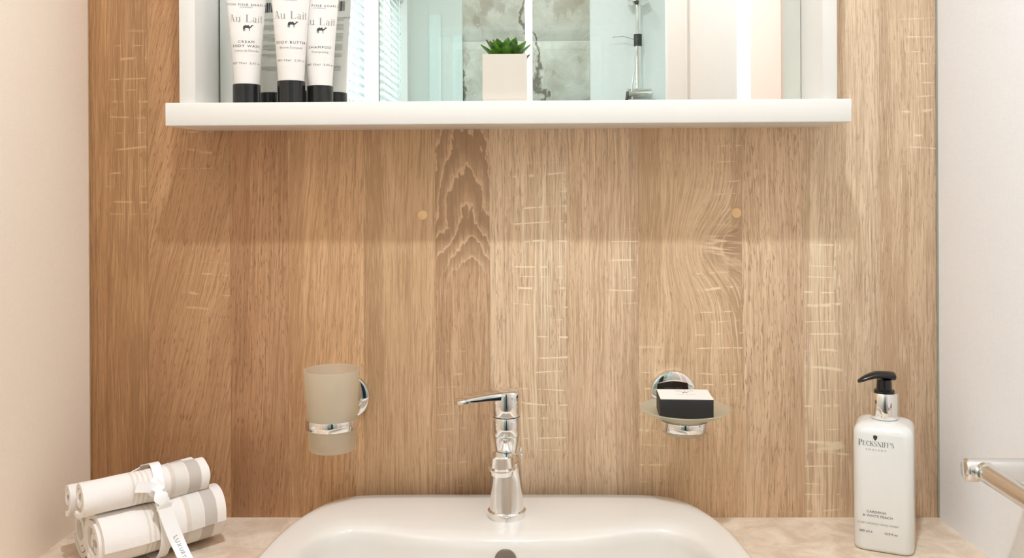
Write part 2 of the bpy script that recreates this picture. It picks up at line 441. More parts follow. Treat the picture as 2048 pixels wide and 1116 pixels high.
def arc(cx, cy, rx, ry, a0, a1, tx, ty, n=10):
    out = []
    for i in range(n):
        a, b = [math.radians(a0 + (a1 - a0) * (i + k) / n) for k in (0, 1)]
        out.append([(cx + rx * math.cos(a), cy + ry * math.sin(a)), (cx + rx * math.cos(b), cy + ry * math.sin(b)),
                    (cx + (rx - tx) * math.cos(b), cy + (ry - ty) * math.sin(b)), (cx + (rx - tx) * math.cos(a), cy + (ry - ty) * math.sin(a))])
    return out
T, H = 0.105, 0.032                                # thick stem, hairline (cap height 1)
def srf(x, y, w=0.2): return q4(x - w / 2, y - (0 if y < 0.5 else H), x + w / 2, y + (H if y < 0.5 else 0))
GL = {
 'A': (0.80, [dia(0.12, 0, 0.38, 1, H * 1.3), dia(0.66, 0, 0.40, 1, T * 1.15), q4(0.20, 0.33, 0.55, 0.33 + H), srf(0.11, 0), srf(0.66, 0, 0.26)]),
 'L': (0.68, [q4(0.12, 0, 0.12 + T * 1.2, 1), srf(0.18, 1, 0.28), q4(0.06, 0, 0.62, H), q4(0.585, 0, 0.62, 0.24)]),
 'u': (0.62, [q4(0.09, 0.16, 0.09 + T, 0.66), srf(0.11, 0.66, 0.17), q4(0.42, 0, 0.42 + T, 0.66), srf(0.44, 0.66, 0.17), srf(0.49, 0, 0.17)] + arc(0.275, 0.16, 0.185, 0.17, 180, 350, T * 0.9, H)),
 'a': (0.56, [q4(0.34, 0, 0.34 + T, 0.46), srf(0.42, 0, 0.2)] + arc(0.25, 0.46, 0.195, 0.205, 0, 160, T * 0.9, H) + arc(0.23, 0.19, 0.18, 0.19, 60, 330, T, H)),
 'i': (0.30, [q4(0.10, 0, 0.10 + T, 0.66), srf(0.12, 0.66, 0.16), srf(0.15, 0, 0.24)] + arc(0.15, 0.87, 0.065, 0.065, 0, 360, 0.064, 0.064)),
 't': (0.40, [q4(0.13, 0.12, 0.13 + T, 0.88), q4(0.03, 0.62, 0.36, 0.62 + H)] + arc(0.265, 0.13, 0.135, 0.14, 180, 340, T * 0.8, H)),
 'P': (0.66, [q4(0.10, 0, 0.10 + T * 1.2, 1), srf(0.16, 1, 0.26), srf(0.16, 0, 0.28), q4(0.16, 1 - H, 0.38, 1), q4(0.16, 0.46, 0.38, 0.46 + H)] + arc(0.38, 0.73, 0.24, 0.27, -90, 90, T * 1.2, H)),
 'E': (0.66, [q4(0.10, 0, 0.10 + T * 1.2, 1), q4(0.06, 1 - H, 0.56, 1), q4(0.06, 0, 0.58, H), q4(0.16, 0.49, 0.44, 0.49 + H), q4(0.53, 0.78, 0.56, 1), q4(0.55, 0, 0.58, 0.24), q4(0.42, 0.40, 0.44, 0.62)]),
 'C': (0.76, arc(0.42, 0.5, 0.36, 0.51, 42, 318, T * 1.3, H) + [q4(0.66, 0.70, 0.69, 0.96), q4(0.66, 0.04, 0.68, 0.22)]),
 'K': (0.80, [q4(0.10, 0, 0.10 + T * 1.2, 1), srf(0.16, 1, 0.28), srf(0.16, 0, 0.28), dia(0.20, 0.38, 0.62, 1, H * 1.5), dia(0.68, 0, 0.36, 0.60, T * 1.3), srf(0.62, 1), srf(0.68, 0, 0.24)]),
 'S': (0.60, arc(0.29, 0.745, 0.22, 0.265, 40, 270, T * 1.1, H) + arc(0.29, 0.255, 0.24, 0.265, -140, 90, T * 1.2, H) + [dia(0.40, 0.36, 0.16, 0.64, T), q4(0.48, 0.74, 0.505, 0.96), q4(0.07, 0.04, 0.095, 0.28)]),
 'N': (0.86, [q4(0.13, 0, 0.13 + H, 1), q4(0.70, 0, 0.70 + H, 1), dia(0.70, 0, 0.16, 1, T * 1.4), srf(0.14, 0), srf(0.10, 1, 0.24), srf(0.72, 1)]),
 'I': (0.36, [q4(0.12, 0, 0.12 + T * 1.2, 1), srf(0.18, 1, 0.26), srf(0.18, 0, 0.26)]),
 'F': (0.60, [q4(0.10, 0, 0.10 + T * 1.2, 1), q4(0.06, 1 - H, 0.54, 1), srf(0.16, 0, 0.28), q4(0.16, 0.47, 0.42, 0.47 + H), q4(0.51, 0.76, 0.54, 1), q4(0.40, 0.38, 0.42, 0.60)]),
 "'": (0.22, [q4(0.08, 0.72, 0.08 + T, 1)]),
 ' ': (0.34, []),
}
def serif2d(s, size, caps_small=None, track=0.0):
    """line of high contrast serif capitals and lower case, centred on x; caps_small scales every letter but the first"""
    v, f = [], []; x = 0.0
    for i, ch in enumerate(s):
        k = 1.0 if (i == 0 or not caps_small) else caps_small
        adv, polys = GL[ch]
        for p in polys:
            b = len(v); v += [((x + a * k) * size, c * k * size) for a, c in p]; f.append(tuple(range(b, b + 4)))
        x += adv * k + track
    wd = x * size
    return [(a - wd / 2, b) for a, b in v], f
def camel2d(s):
    o = [(-.50, .10), (-.46, .28), (-.30, .36), (-.22, .46), (-.14, .36), (-.06, .34), (.04, .48), (.13, .34), (.22, .22), (.30, .20), (.38, .34), (.42, .46), (.54, .46), (.68, .38), (.67, .32), (.52, .33), (.46, .20), (.38, .06),
         (.24, .00), (.22, -.20), (.24, -.42), (.17, -.42), (.15, -.18), (.10, .00), (-.22, .00), (-.30, -.10), (-.26, -.24), (-.29, -.42), (-.36, -.42), (-.35, -.24), (-.40, -.08), (-.44, -.22), (-.42, -.42), (-.49, -.42), (-.52, -.20)]
    return [(a * s, b * s) for a, b in o], [tuple(range(len(o)))]
def shield2d(s):
    v, f = [], []
    for (ox, sc) in ((0, 1.0),):
        o = [(-.5, .55), (-.18, .62), (0, .72), (.18, .62), (.5, .55), (.5, .05), (.36, -.35), (0, -.72), (-.36, -.35), (-.5, .05)]
        b = len(v); v += [(p[0] * s, p[1] * s) for p in o]; f.append(tuple(range(b, b + len(o))))
    return v, f
def bars2d(rects):
    v, f = [], []
    for (x0, y0, x1, y1) in rects:
        n = max(1, int((x1 - x0) / 0.002))
        for j in range(n):
            b = len(v); v += q4(x0 + (x1 - x0) * j / n, y0, x0 + (x1 - x0) * (j + 1) / n, y1); f.append((b, b + 1, b + 2, b + 3))
    return v, f
def shift2(d, dx, dy): return [(a + dx, b + dy) for a, b in d[0]], d[1]
def join2(*ds):
    v, f = [], []
    for d in ds:
        b = len(v); v += d[0]; f += [tuple(i + b for i in q) for q in d[1]]
    return v, f
def lay(name, d, fn, mat, parent):
    """lay flat shapes onto a surface through fn(u, v) -> point"""
    me = bpy.data.meshes.new(name); me.from_pydata([fn(a, b) for a, b in d[0]], [], d[1]); me.update()
    return link(name, me, mat, parent)

# ------------------------------------------------------------------ the room
ZC = 0.85                                               # top of the worktop
XL, XR = at(181, 1035, y=0).x, at(1879, 1036, y=0).x
HZ = 2.60
Y_RET, X_WIN, Y_SH, X_SH = 1.2 - 2.45, seen(690, 100, 2.45).x, 1.2 - 3.82, 0.64
Y_NIB = 1.2 - 2.42

wall_back = box('wall_back', XL - 0.1, XR + 0.1, 0.010, 0.07, 0, HZ, plain('panel_backing', srgb(120, 92, 66), 0.7))
tag(wall_back, 'wood plank panel wall behind the basin', None, kind='structure')
edges = [176, 297, 461, 577, 728, 872, 980, 1135, 1277, 1485, 1608, 1761, 1882]
def px_wall_z(py): return at(1024, py, y=0).z
cols = [(185, 141, 98), (194, 150, 109), (194, 149, 110), (217, 175, 132), (212, 175, 135), (207, 171, 135), (230, 201, 167), (227, 197, 163), (225, 193, 156), (226, 195, 161), (228, 202, 170), (218, 190, 158)]
# saw-mark patches and dark streaks read off the photograph: plank, left, right, top, bottom, strength
SAW = [(0, 225, 297, 60, 440, 0.8), (1, 365, 430, 240, 340, 0.7), (1, 375, 458, 530, 625, 0.8), (5, 872, 930, 690, 1000, 0.6), (6, 1035, 1135, 340, 900, 1.0), (7, 1215, 1277, 470, 600, 0.9),
       (8, 1277, 1330, 690, 960, 0.75), (8, 1395, 1480, 540, 800, 0.95), (8, 1440, 1480, 262, 420, 0.5), (10, 1608, 1680, 480, 1030, 0.75), (11, 1815, 1878, 40, 330, 0.75)]
BAND = [(0, 262, 300, -60, 560, 1.0), (0, 255, 300, 650, 980, 1.0), (2, 461, 500, 262, 760, 0.6), (2, 461, 560, 860, 1040, 0.9), (3, 577, 606, 0, 1040, 1.0), (4, 728, 768, 300, 800, 1.0), (4, 728, 745, 0, 300, 0.8),
        (5, 872, 905, 500, 760, 0.7), (7, 1262, 1280, 262, 1000, 0.8), (8, 1277, 1322, 262, 620, 0.9), (8, 1462, 1487, 262, 680, 1.0), (10, 1608, 1622, 262, 1040, 0.9), (11, 1761, 1782, 0, 1040, 0.9), (11, 1806, 1818, 300, 1040, 0.7)]
par = [dict(veins=0.7, warp=0.5, pores=0.25, broad=1.0), dict(tilt=0.20, pores=0.75, veins=0.1, warp=0.7), dict(tilt=0.05, pores=0.7, veins=0.15, warp=0.6, broad=0.7),
       dict(veins=0.4, warp=0.6, pores=0.5, tilt=0.06, broad=0.5), dict(veins=0.4, warp=0.5, pores=0.3, broad=0.8),
       dict(veins=0.7, fig=1.0, fx=0.008, fc=900.0, ftop=px_wall_z(300) - ZC, fbot=px_wall_z(540) - ZC, warp=0.5, broad=1.0),
       dict(veins=0.5, warp=0.3, pores=0.55, broad=0.35), dict(veins=0.7, warp=0.4, pores=0.45, broad=0.4),
       dict(veins=0.5, warp=0.8, pores=0.55, kn=1.0, kx=0.045, kz=px_wall_z(468) - ZC, broad=0.6), dict(veins=0.4, warp=0.5, pores=0.7, broad=0.4),
       dict(veins=0.6, warp=0.4, pores=0.45, broad=0.4), dict(veins=0.6, warp=0.5, pores=0.5, broad=0.9)]
for i in range(12):
    zt = HZ
    x0 = XL if i == 0 else at(edges[i], 640, y=0).x
    x1 = XR if i == 11 else at(edges[i + 1], 640, y=0).x
    xm = (x0 + x1) / 2
    def patches(L): return [(at(a, 640, y=0).x - xm, at(b, 640, y=0).x - xm, px_wall_z(d) - ZC + 0.02, px_wall_z(c) - ZC + 0.02, st) for (j, a, b, c, d, st) in L if j == i]
    par[i].update(saws=patches(SAW), bands=patches(BAND))
    o = box('plank', x0 - xm, x1 - xm, 0.0, 0.010, 0.0, zt - ZC + 0.02, wood_mat(i, srgb(*cols[i]), **par[i]), wall_back, bev=0.00035, seg=1)
    o.location = (xm, 0, ZC - 0.02)

def wallbox(name, x0, x1, y0, y1, mat, label, z0=0, z1=HZ):
    return tag(box(name, x0, x1, y0, y1, z0, z1, mat), label, None, kind='structure')
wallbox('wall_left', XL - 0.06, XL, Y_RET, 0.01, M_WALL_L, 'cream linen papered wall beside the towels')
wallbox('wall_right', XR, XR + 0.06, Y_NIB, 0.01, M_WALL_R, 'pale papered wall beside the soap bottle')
wallbox('wall_partition', seen(1335, 100, 2.42).x, X_SH + 0.06, Y_NIB - 0.04, Y_NIB, M_WHITE, 'plain white partition beside the shower')
wallbox('wall_return', XL - 0.06, X_WIN, Y_RET - 0.05, Y_RET, M_WALL_W, 'short white return wall before the window')
wallbox('wall_shower_side', X_SH, X_SH + 0.06, Y_SH, Y_NIB - 0.04, M_WALL_W, 'white side wall of the shower')
box('trim_2', seen(1375, 100, 2.41).x - 0.004, seen(1375, 100, 2.41).x, Y_NIB, Y_NIB + 0.004, 0, HZ, M_WHITE)['kind'] = 'structure'
t = box('trim_1', XR - 0.006, XR, 1.2 - 1.985, 1.2 - 2.25, 0, 2.1, M_PEACH); t['kind'] = 'structure'  # pale peach strip along the right wall
wsh = wallbox('wall_shower', X_WIN - 0.11, X_SH + 0.06, Y_SH - 0.06, Y_SH, M_WALL_W, 'white shower wall with marble tiles')
tx0, txm, tx1 = seen(925, 83, 3.82).x, seen(1057, 83, 3.82).x, seen(1180, 83, 3.82).x
zj = seen(1050, 83, 3.82).z
tile = None
for (a, b) in ((tx0, txm), (txm, tx1)):
    for r in range(-6, 2):
        box('tile', a + 0.001, b - 0.001, Y_SH, Y_SH + 0.003, zj + r * 0.3 + 0.002, zj + (r + 1) * 0.3 - 0.002, M_MARBLE, wsh, bev=0.001, seg=1)
box('side_panel', X_WIN, tx0 - 0.002, Y_SH, Y_SH + 0.004, 0, HZ, M_TEAL, wsh)
for (pa, pb, top, nm) in ((858, 882, 30, 'reflection_strip'), (905, 925, 70, 'reflection_strip')):  # reflections in the shower glass, put in as pale rippled strips
    a, b = seen(pa, 100, 3.81).x, seen(pb, 100, 3.81).x
    box(nm, a, b, Y_SH + 0.004, Y_SH + 0.010, 0, seen(pa, top, 3.81).z, plain('pale_rippled_reflection', srgb(216, 227, 221), 0.35, var=0.06, vscale=90, bump=0.6), wsh)
fl = box('floor', XL - 0.15, X_SH + 0.1, Y_SH - 0.1, 0.07, -0.05, 0, M_FLOOR); fl['kind'] = 'structure'
ce = box('ceiling', XL - 0.15, X_SH + 0.1, Y_SH - 0.1, 0.07, HZ, HZ + 0.05, M_CEIL); ce['kind'] = 'structure'
# window wall with an opening
WY0, WY1, WZ0, WZ1 = Y_SH + 0.06, Y_RET - 0.055, 1.15, 2.10
bm = bmesh.new()
for (ya, yb, za, zb) in ((Y_SH, WY0, 0, HZ), (WY1, Y_RET - 0.05, 0, HZ), (WY0, WY1, 0, WZ0), (WY0, WY1, WZ1, HZ)):
    bm_box(bm, X_WIN - 0.11, X_WIN, ya, yb, za, zb)
tag(from_bm('wall_window', bm, M_WALL_W), 'white wall around the side window', kind='structure')
bm = bmesh.new()
for (ya, yb, za, zb) in ((WY0, WY0 + 0.04, WZ0, WZ1), (WY1 - 0.03, WY1, WZ0, WZ1), (WY0, WY1, WZ0, WZ0 + 0.04), (WY0, WY1, WZ1 - 0.04, WZ1)):
    bm_box(bm, X_WIN - 0.105, X_WIN - 0.065, ya, yb, za, zb)
win = from_bm('window_1', bm, M_WHITE); tag(win, 'white framed side window behind the blind', kind='structure')
box('pane', X_WIN - 0.090, X_WIN - 0.086, WY0 + 0.03, WY1 - 0.02, WZ0 + 0.03, WZ1 - 0.03, M_GLASS, win)
bl = empty('venetian_blind', (X_WIN - 0.034, (WY0 + WY1) / 2, WZ1 - 0.01), 'white venetian blind over the side window, seen in the mirror', 'blind')
box('head_rail', -0.012, 0.022, WY0 + 0.01 - bl.location.y, WY1 - 0.01 - bl.location.y, -0.03, 0.01, M_BLIND, bl)
sl = None
NS = 31
for i in range(NS):
    z = -0.05 - i * 0.028
    if sl is None:
        bm = bmesh.new(); bm_box(bm, -0.0125, 0.0125, -(WY1 - WY0) / 2 + 0.012, (WY1 - WY0) / 2 - 0.012, -0.0007, 0.0007)
        sl = from_bm('slat', bm, M_BLIND, bl); o = sl
    else:
        o = sl.copy(); C.objects.link(o); o.parent = bl
    o.location = (0.006, 0, z); o.rotation_euler = (0, math.radians(66), 0)
for yy in (-0.5, -0.1, 0.3, 0.52):
    tube('ladder_cord', [(0.020, yy, -0.02), (0.020, yy, -0.92)], 0.0012, M_BLIND, bl, seg=6)

# shower screen
scr = empty('shower_screen', (X_WIN, 1.2 - 2.76, 0), 'framed glass shower screen, seen in the mirror', 'shower screen')
def lx(px): return seen(px, 100, 2.76).x - X_WIN
sxp = [(lx(728), lx(758)), (lx(1050), lx(1065)), (X_SH - X_WIN - 0.03, X_SH - X_WIN)]
for (a, b) in sxp: box('stile', max(a, 0.0), b, -0.015, 0.015, 0, 2.15, M_WHITE, scr, bev=0.002)
box('head_rail', 0, X_SH - X_WIN, -0.015, 0.015, 2.15, 2.19, M_WHITE, scr)
box('sill_rail', 0, X_SH - X_WIN, -0.015, 0.015, 0, 0.06, M_WHITE, scr)
box('glass_panel', sxp[0][1], sxp[1][0], -0.003, 0.003, 0.06, 2.15, M_GLASS, scr)
box('glass_panel', sxp[1][1], sxp[2][0], -0.003, 0.003, 0.06, 2.15, M_GLASS, scr)

# unseen dark shape added behind the viewer to put a dark stripe in the chrome
bt_ = empty('added_dark_form', (X_WIN + lx(1057) + 0.03, 1.2 - 2.76, 1.40), 'unseen dark blue shape added to give the chrome a dark stripe', 'towel')
box('added_form_hook', -0.012, 0.012, 0.015, 0.03, -0.01, 0.012, M_CHROME, bt_, bev=0.002)
tr_ = []
for j in range(15):
    t_ = j / 14; zz_ = 0.004 - 0.78 * t_; wd_ = 0.02 + 0.075 * min(1, t_ * 3) ** 0.7
    tr_.append([(wd_ * math.cos(a), 0.040 + (0.016 + 0.008 * math.sin(5 * a)) * math.sin(a), zz_) for a in [2 * PI * q / 40 for q in range(40)]])
loops('added_form_body', tr_, plain('dark_blue_reflection_filler', (0.012, 0.018, 0.035), 0.95, var=0.2, vscale=300, bump=0.4), bt_)

# shower riser rail
v = 3.79
def S(px, py, vv=v): return seen(px, py, vv)
rb = S(1275, 190); rr = empty('shower_riser', (rb.x, Y_SH, 0), 'chrome shower riser rail with mixer, seen in the mirror', 'shower')
def RL(px, py, dy=0.05): p = S(px, py); return (p.x - rb.x, dy, p.z)
tube('rail', [RL(1275, 196), RL(1275, -20)], 0.0115, M_CHROME, rr)
zz = RL(1275, 4)[2]
lathe('handset_holder', [(0, -0.02), (0.03, -0.02), (0.045, -0.006), (0.045, 0.01), (0.03, 0.022), (0, 0.022)], M_CHROME, rr, loc=(0, 0.05, zz), seg=28)
tube('wall_bracket', [(0, 0, zz), (0, 0.05, zz)], 0.012, M_CHROME, rr)
for py in (76, 88):
    z = RL(1275, py)[2]; lathe('clamp', [(0.0115, -0.012), (0.017, -0.012), (0.017, 0.012), (0.0115, 0.012)], M_BLACK, rr, loc=(0, 0.05, z), seg=20)
tube('soap_arm', [RL(1266, 80), RL(1245, 74), RL(1224, 76)], 0.002, M_CHROME, rr, seg=8)
tube('hose', [RL(1271, 95, 0.065), RL(1267, 140, 0.07), RL(1262, 175, 0.07), RL(1262, 260, 0.07)], 0.004, M_SATIN, rr, seg=8)
z = RL(1280, 190)[2]
vv_, ff_ = tube_data([(-0.05, 0.05, z), (-0.045, 0.05, z), (0.055, 0.05, z), (0.062, 0.05, z)], [0.012, 0.026, 0.026, 0.014], 20)
from_data('mixer_body', vv_, ff_, M_CHROME, rr, True, 0.8)
tube('mixer_bracket', [(0.0, 0.0, z), (0.0, 0.05, z)], 0.016, M_CHROME, rr)
tube('mixer_lever', [(-0.045, 0.07, z + 0.01), (-0.055, 0.08, z - 0.05)], 0.006, M_BLACK, rr, seg=10)

# ceiling downlights: lamp, trim ring and lens
def downlight(loc, power, size, label):
    e = empty('downlight', loc, label, 'downlight')
    lathe('trim_ring', [(size / 2, 0), (size / 2 + 0.004, -0.004), (size / 2 + 0.018, -0.004), (size / 2 + 0.02, 0)], M_CHROME, e, seg=32)
    lathe('lens', [(0, -0.0015), (size / 2, -0.0015), (size / 2, 0)], emit_mat('lit_lamp_lens', (1.0, 0.9, 0.75), 6.0), e, seg=32)
    a = area('lamp_light', (0, 0, -0.006), (0, 0, 0), size, size, power, (0.925, 1.015, 1.125), 'DISK'); a.parent = e
    return e
downlight((0.0, -1.02, HZ), 20.5, 0.075, 'round chrome ceiling downlight in front of the mirror shelf')
downlight((0.05, -2.05, HZ), 2.6, 0.09, 'unseen ceiling downlight over the shower, added as fill light')  # unseen lamp added to fill the alcove from the viewer's side

# silicone seals where the wood panel meets the walls and worktop
t = box('trim_3', XR - 0.0022, XR, -0.0015, 0.0, ZC, HZ, M_SEAL); t['kind'] = 'structure'
t = box('trim_4', XL, XL + 0.0012, -0.0012, 0.0, ZC, HZ, plain('beige_seal', srgb(176, 146, 116), 0.5)); t['kind'] = 'structure'

# ------------------------------------------------------------------ worktop with a cut-out for the basin
BX = at(1013, 1030, y=-0.08).x
def mirror_pts(h): return h + [(-a, b) for a, b in reversed(h) if a > 1e-6]
OUT = [(0, -0.012), (0.10, -0.012), (0.17, -0.0135), (0.213, -0.019), (0.238, -0.040), (0.258, -0.078), (0.273, -0.130), (0.281, -0.19), (0.283, -0.25), (0.272, -0.33), (0.236, -0.41), (0.16, -0.465), (0.08, -0.482), (0, -0.486)]
OUT = mirror_pts(OUT)
INN = [(0, -0.146), (0.06, -0.143), (0.12, -0.132), (0.168, -0.117), (0.205, -0.118), (0.230, -0.142), (0.242, -0.19), (0.243, -0.25), (0.232, -0.32), (0.198, -0.39), (0.13, -0.435), (0.065, -0.447), (0, -0.45)]
INN = mirror_pts(INN)
def resample(poly, n, cx=0.0, cy=-0.27):
    c = catmull([(a, b, 0) for a, b in poly], 10)
    out = []
    for k in range(n):
        a = PI / 2 + 2 * PI * k / n; d = Vector((math.cos(a), math.sin(a)))
        best = None
        for i in range(len(c)):
            p, q = c[i].xy - Vector((cx, cy)), c[(i + 1) % len(c)].xy - Vector((cx, cy))
            e = q - p; den = d.x * e.y - d.y * e.x
            if abs(den) < 1e-12: continue
            t = (p.x * e.y - p.y * e.x) / den; s = (p.x * d.y - p.y * d.x) / den
            if t > 0 and -1e-6 <= s <= 1 + 1e-6 and (best is None or t > best): best = t
        out.append(Vector((cx + d.x * best, cy + d.y * best)))
    return out
NB = 120
RO, RI = resample(OUT, NB), resample(INN, NB)
CB = Vector((0.0, -0.27))
hole = [(p - CB) * 0.965 + CB for p in RO]
bm = bmesh.new()
def ring_edges(pts, z):
    vs = [bm.verts.new((p[0], p[1], z)) for p in pts]; return vs, [bm.edges.new((vs[i], vs[(i + 1) % len(vs)])) for i in range(len(vs))]
WF = -0.52
rect = [(XL, 0.0), (XR, 0.0), (XR, WF), (XL, WF)]
lay_v = []
for z in (ZC, ZC - 0.038):
    a, ea = ring_edges(rect, z); b, eb = ring_edges([(p.x + BX, p.y) for p in hole], z)
    bmesh.ops.triangle_fill(bm, edges=ea + eb, use_beauty=True); lay_v.append((a, b))
for j in (0, 1):
    n = len(lay_v[0][j])
    for i in range(n):
        bm.faces.new((lay_v[0][j][i], lay_v[0][j][(i + 1) % n], lay_v[1][j][(i + 1) % n], lay_v[1][j][i]))
wt = from_bm('worktop', bm, M_STONE)
tag(wt, 'beige stone-effect worktop fitted between the two walls', 'worktop')

# ------------------------------------------------------------------ basin
ZR = ZC + 0.037
basin = empty('basin', (BX, 0, ZC), 'white glazed ceramic basin set into the beige worktop', 'basin')
def br(src, k, z, f=None):
    out = []
    for i, p in enumerate(src):
        q = (p - CB) * k + CB
        if f: q = f(i, q)
        out.append((q.x, q.y, z(i, q) if callable(z) else z))
    return out
def lerp_ring(t, z, kk=1.0):
    return [((RO[i] * (1 - t) + RI[i] * t).x, (RO[i] * (1 - t) + RI[i] * t).y, z(i) if callable(z) else z) for i in range(NB)]
hR = ZR - ZC
rings = [br(RO, 0.962, -0.02), br(RO, 0.962, 0.0), br(RO, 0.985, 0.006), br(RO, 0.996, 0.016), br(RO, 1.0, hR - 0.010), br(RO, 0.9985, hR - 0.005), br(RO, 0.994, hR - 0.0015), br(RO, 0.986, hR)]
rings += [lerp_ring(0.16, hR + 0.0003), lerp_ring(0.30, hR - 0.0005), lerp_ring(0.6, hR - 0.003), lerp_ring(0.84, hR - 0.0055), lerp_ring(0.95, hR - 0.0085)]
def wall_in(t):
    # bowl wall: steep at the back, sloped at the sides
    k = 1 - 0.10 * t - 0.40 * t ** 4
    return br(RI, k, hR - 0.0085 - 0.005 - 0.095 * (1 - (1 - t) ** 1.7))
rings += [br(RI, 0.992, hR - 0.0135)] + [wall_in(t / 12) for t in range(1, 12)]
zb = rings[-1][0][2]
rings += [br(RI, 0.40, zb - 0.004), br(RI, 0.22, zb - 0.007), br(RI, 0.08, zb - 0.008)]
body = loops('bowl', rings, M_CERAMIC, basin, cap0=False, cap1=True, sharp=1.4)
# underside of the bowl, so that it is a closed shell
rings2 = [br(RO, 0.962, -0.02), br(RI, 0.97, -0.03), br(RI, 0.90, -0.08), br(RI, 0.60, -0.115), br(RI, 0.2, -0.118)]
loops('bowl_underside', rings2, M_CERAMIC, basin, cap0=False, cap1=True)
# overflow: a disc on the bowl's back wall, the hole's shade painted as its colour
def bowl_back(z):
    """y of the back wall of the bowl at the centre line for a height z"""
    best = min(((abs(r[0][2] - z), r[0][1]) for r in rings[14:26]), key=lambda a: a[0]); return best[1]
ofp = at(1013, 1125, y=-0.155); zo = ofp.z - ZC; yo = bowl_back(zo)
lathe('overflow_hole', [(0, 0.0004), (0.0118, 0.0004), (0.0130, -0.0002), (0.0135, -0.001)], M_HOLE_SHADE, basin, loc=(0.0, yo - 0.0015, zo), rot=(PI / 2 - 0.12, 0, 0), seg=32)
lathe('waste_plug', [(0, 0.006), (0.022, 0.005), (0.030, 0.002), (0.031, -0.003)], M_CHROME, basin, loc=(0, -0.27, zb - 0.008), seg=32)

# ------------------------------------------------------------------ tap
TP = at(1013.5, 1020, y=-0.082)
tap = empty('basin_tap', (TP.x, -0.082, ZR - 0.003), 'chrome single-lever mixer tap on the back of the basin', 'tap')
lathe('base_ring', [(0, -0.003), (0.0245, -0.003), (0.0248, 0.001), (0.0246, 0.007), (0.0232, 0.0085), (0, 0.0085)], M_CHROME, tap, seg=56)
lathe('body', [(0, 0.0085), (0.0222, 0.0085), (0.0220, 0.013), (0.0212, 0.028), (0.0203, 0.046), (0.0196, 0.062), (0.0190, 0.072), (0.0178, 0.079), (0.0150, 0.083), (0, 0.083)], M_CHROME, tap, seg=56)
lathe('neck', [(0, 0.080), (0.0138, 0.080), (0.0140, 0.084), (0.0150, 0.089), (0.0166, 0.096), (0.0174, 0.1025), (0.0174, 0.104), (0, 0.104)], M_CHROME, tap, seg=56)
lathe('upper_body', [(0, 0.1035), (0.0180, 0.1035), (0.0184, 0.105), (0.0184, 0.126), (0.0178, 0.1275), (0, 0.1275)], M_CHROME, tap, seg=56)
for zj_ in (0.1040, 0.1282): lathe('joint_ring', [(0, zj_ - 0.001), (0.0176, zj_ - 0.001), (0.0176, zj_ + 0.001), (0, zj_ + 0.001)], M_BLACK, tap, seg=48)
# short spout pointing at the user, its end turned down
path = catmull([(0, 0.004, 0.070), (-0.001, -0.012, 0.074), (-0.003, -0.030, 0.078), (-0.0045, -0.044, 0.0795)], 6, closed=False)
rings_ = []
for i, p in enumerate(path):
    t = i / (len(path) - 1); a, b = 0.0168 - 0.0030 * t, 0.0120 - 0.0025 * t
    tg = (path[min(i + 1, len(path) - 1)] - path[max(i - 1, 0)]).normalized(); nn = Vector((1, 0, 0)); up = nn.cross(tg) * -1
    rings_.append([p + nn * a * math.cos(2 * PI * k / 32) + up * b * math.sin(2 * PI * k / 32) for k in range(32)])
loops('spout', rings_, M_CHROME, tap, sharp=0.9)
lathe('aerator', [(0, 0.0125), (0.0130, 0.0125), (0.0146, 0.0110), (0.0148, -0.002), (0.0172, -0.004), (0.0172, -0.0055), (0.0145, -0.0065), (0.0135, -0.0125), (0, -0.0125)], M_CHROME, tap, loc=(-0.005, -0.046, 0.080), rot=(0.05, 0, 0), seg=40)
# lever cap with the paddle to the left
lathe('lever_cap', [(0, 0.129), (0.0186, 0.129), (0.0191, 0.1315), (0.0190, 0.156), (0.0182, 0.1595), (0, 0.1605)], M_CHROME, tap, seg=56)
pad = []
for i in range(15):
    t = i / 14; xx = 0.016 - t * 0.083
    wv = 0.0188 * (1 - 0.24 * min(1, t * 1.4)) if t < 0.86 else 0.0143 * math.sqrt(max(0.02, 1 - ((t - 0.86) / 0.145) ** 2))
    if t < 0.14: wv = 0.0188 * math.sqrt(max(0.1, 1 - ((0.14 - t) / 0.16) ** 2))
    zt = 0.1630 + 0.001 * math.sin(t * 2.2) - 0.0125 * t ** 1.4; th = 0.0065 * (1 - t) ** 1.5 + 0.0058
    pad.append([Vector((xx, -wv, zt - th)), Vector((xx, -wv * 1.02, zt - th * 0.4)), Vector((xx, -wv * 0.86, zt - 0.0006)), Vector((xx, 0, zt + 0.0004)), Vector((xx, wv * 0.86, zt - 0.0006)), Vector((xx, wv * 1.02, zt - th * 0.4)), Vector((xx, wv, zt - th)), Vector((xx, 0, zt - th - 0.0003))])
rz = Matrix.Rotation(math.radians(8), 3, 'Z')
loops('lever_handle', [[rz @ p for p in r] for r in pad], M_CHROME, tap, sharp=1.0)
tube('waste_pull_rod', [(0.0185, 0.014, 0.0), (0.0185, 0.014, 0.070), (0.0185, 0.014, 0.078), (0.0185, 0.014, 0.083)], [0.0026, 0.0026, 0.0034, 0.0016], M_CHROME, tap, seg=12)

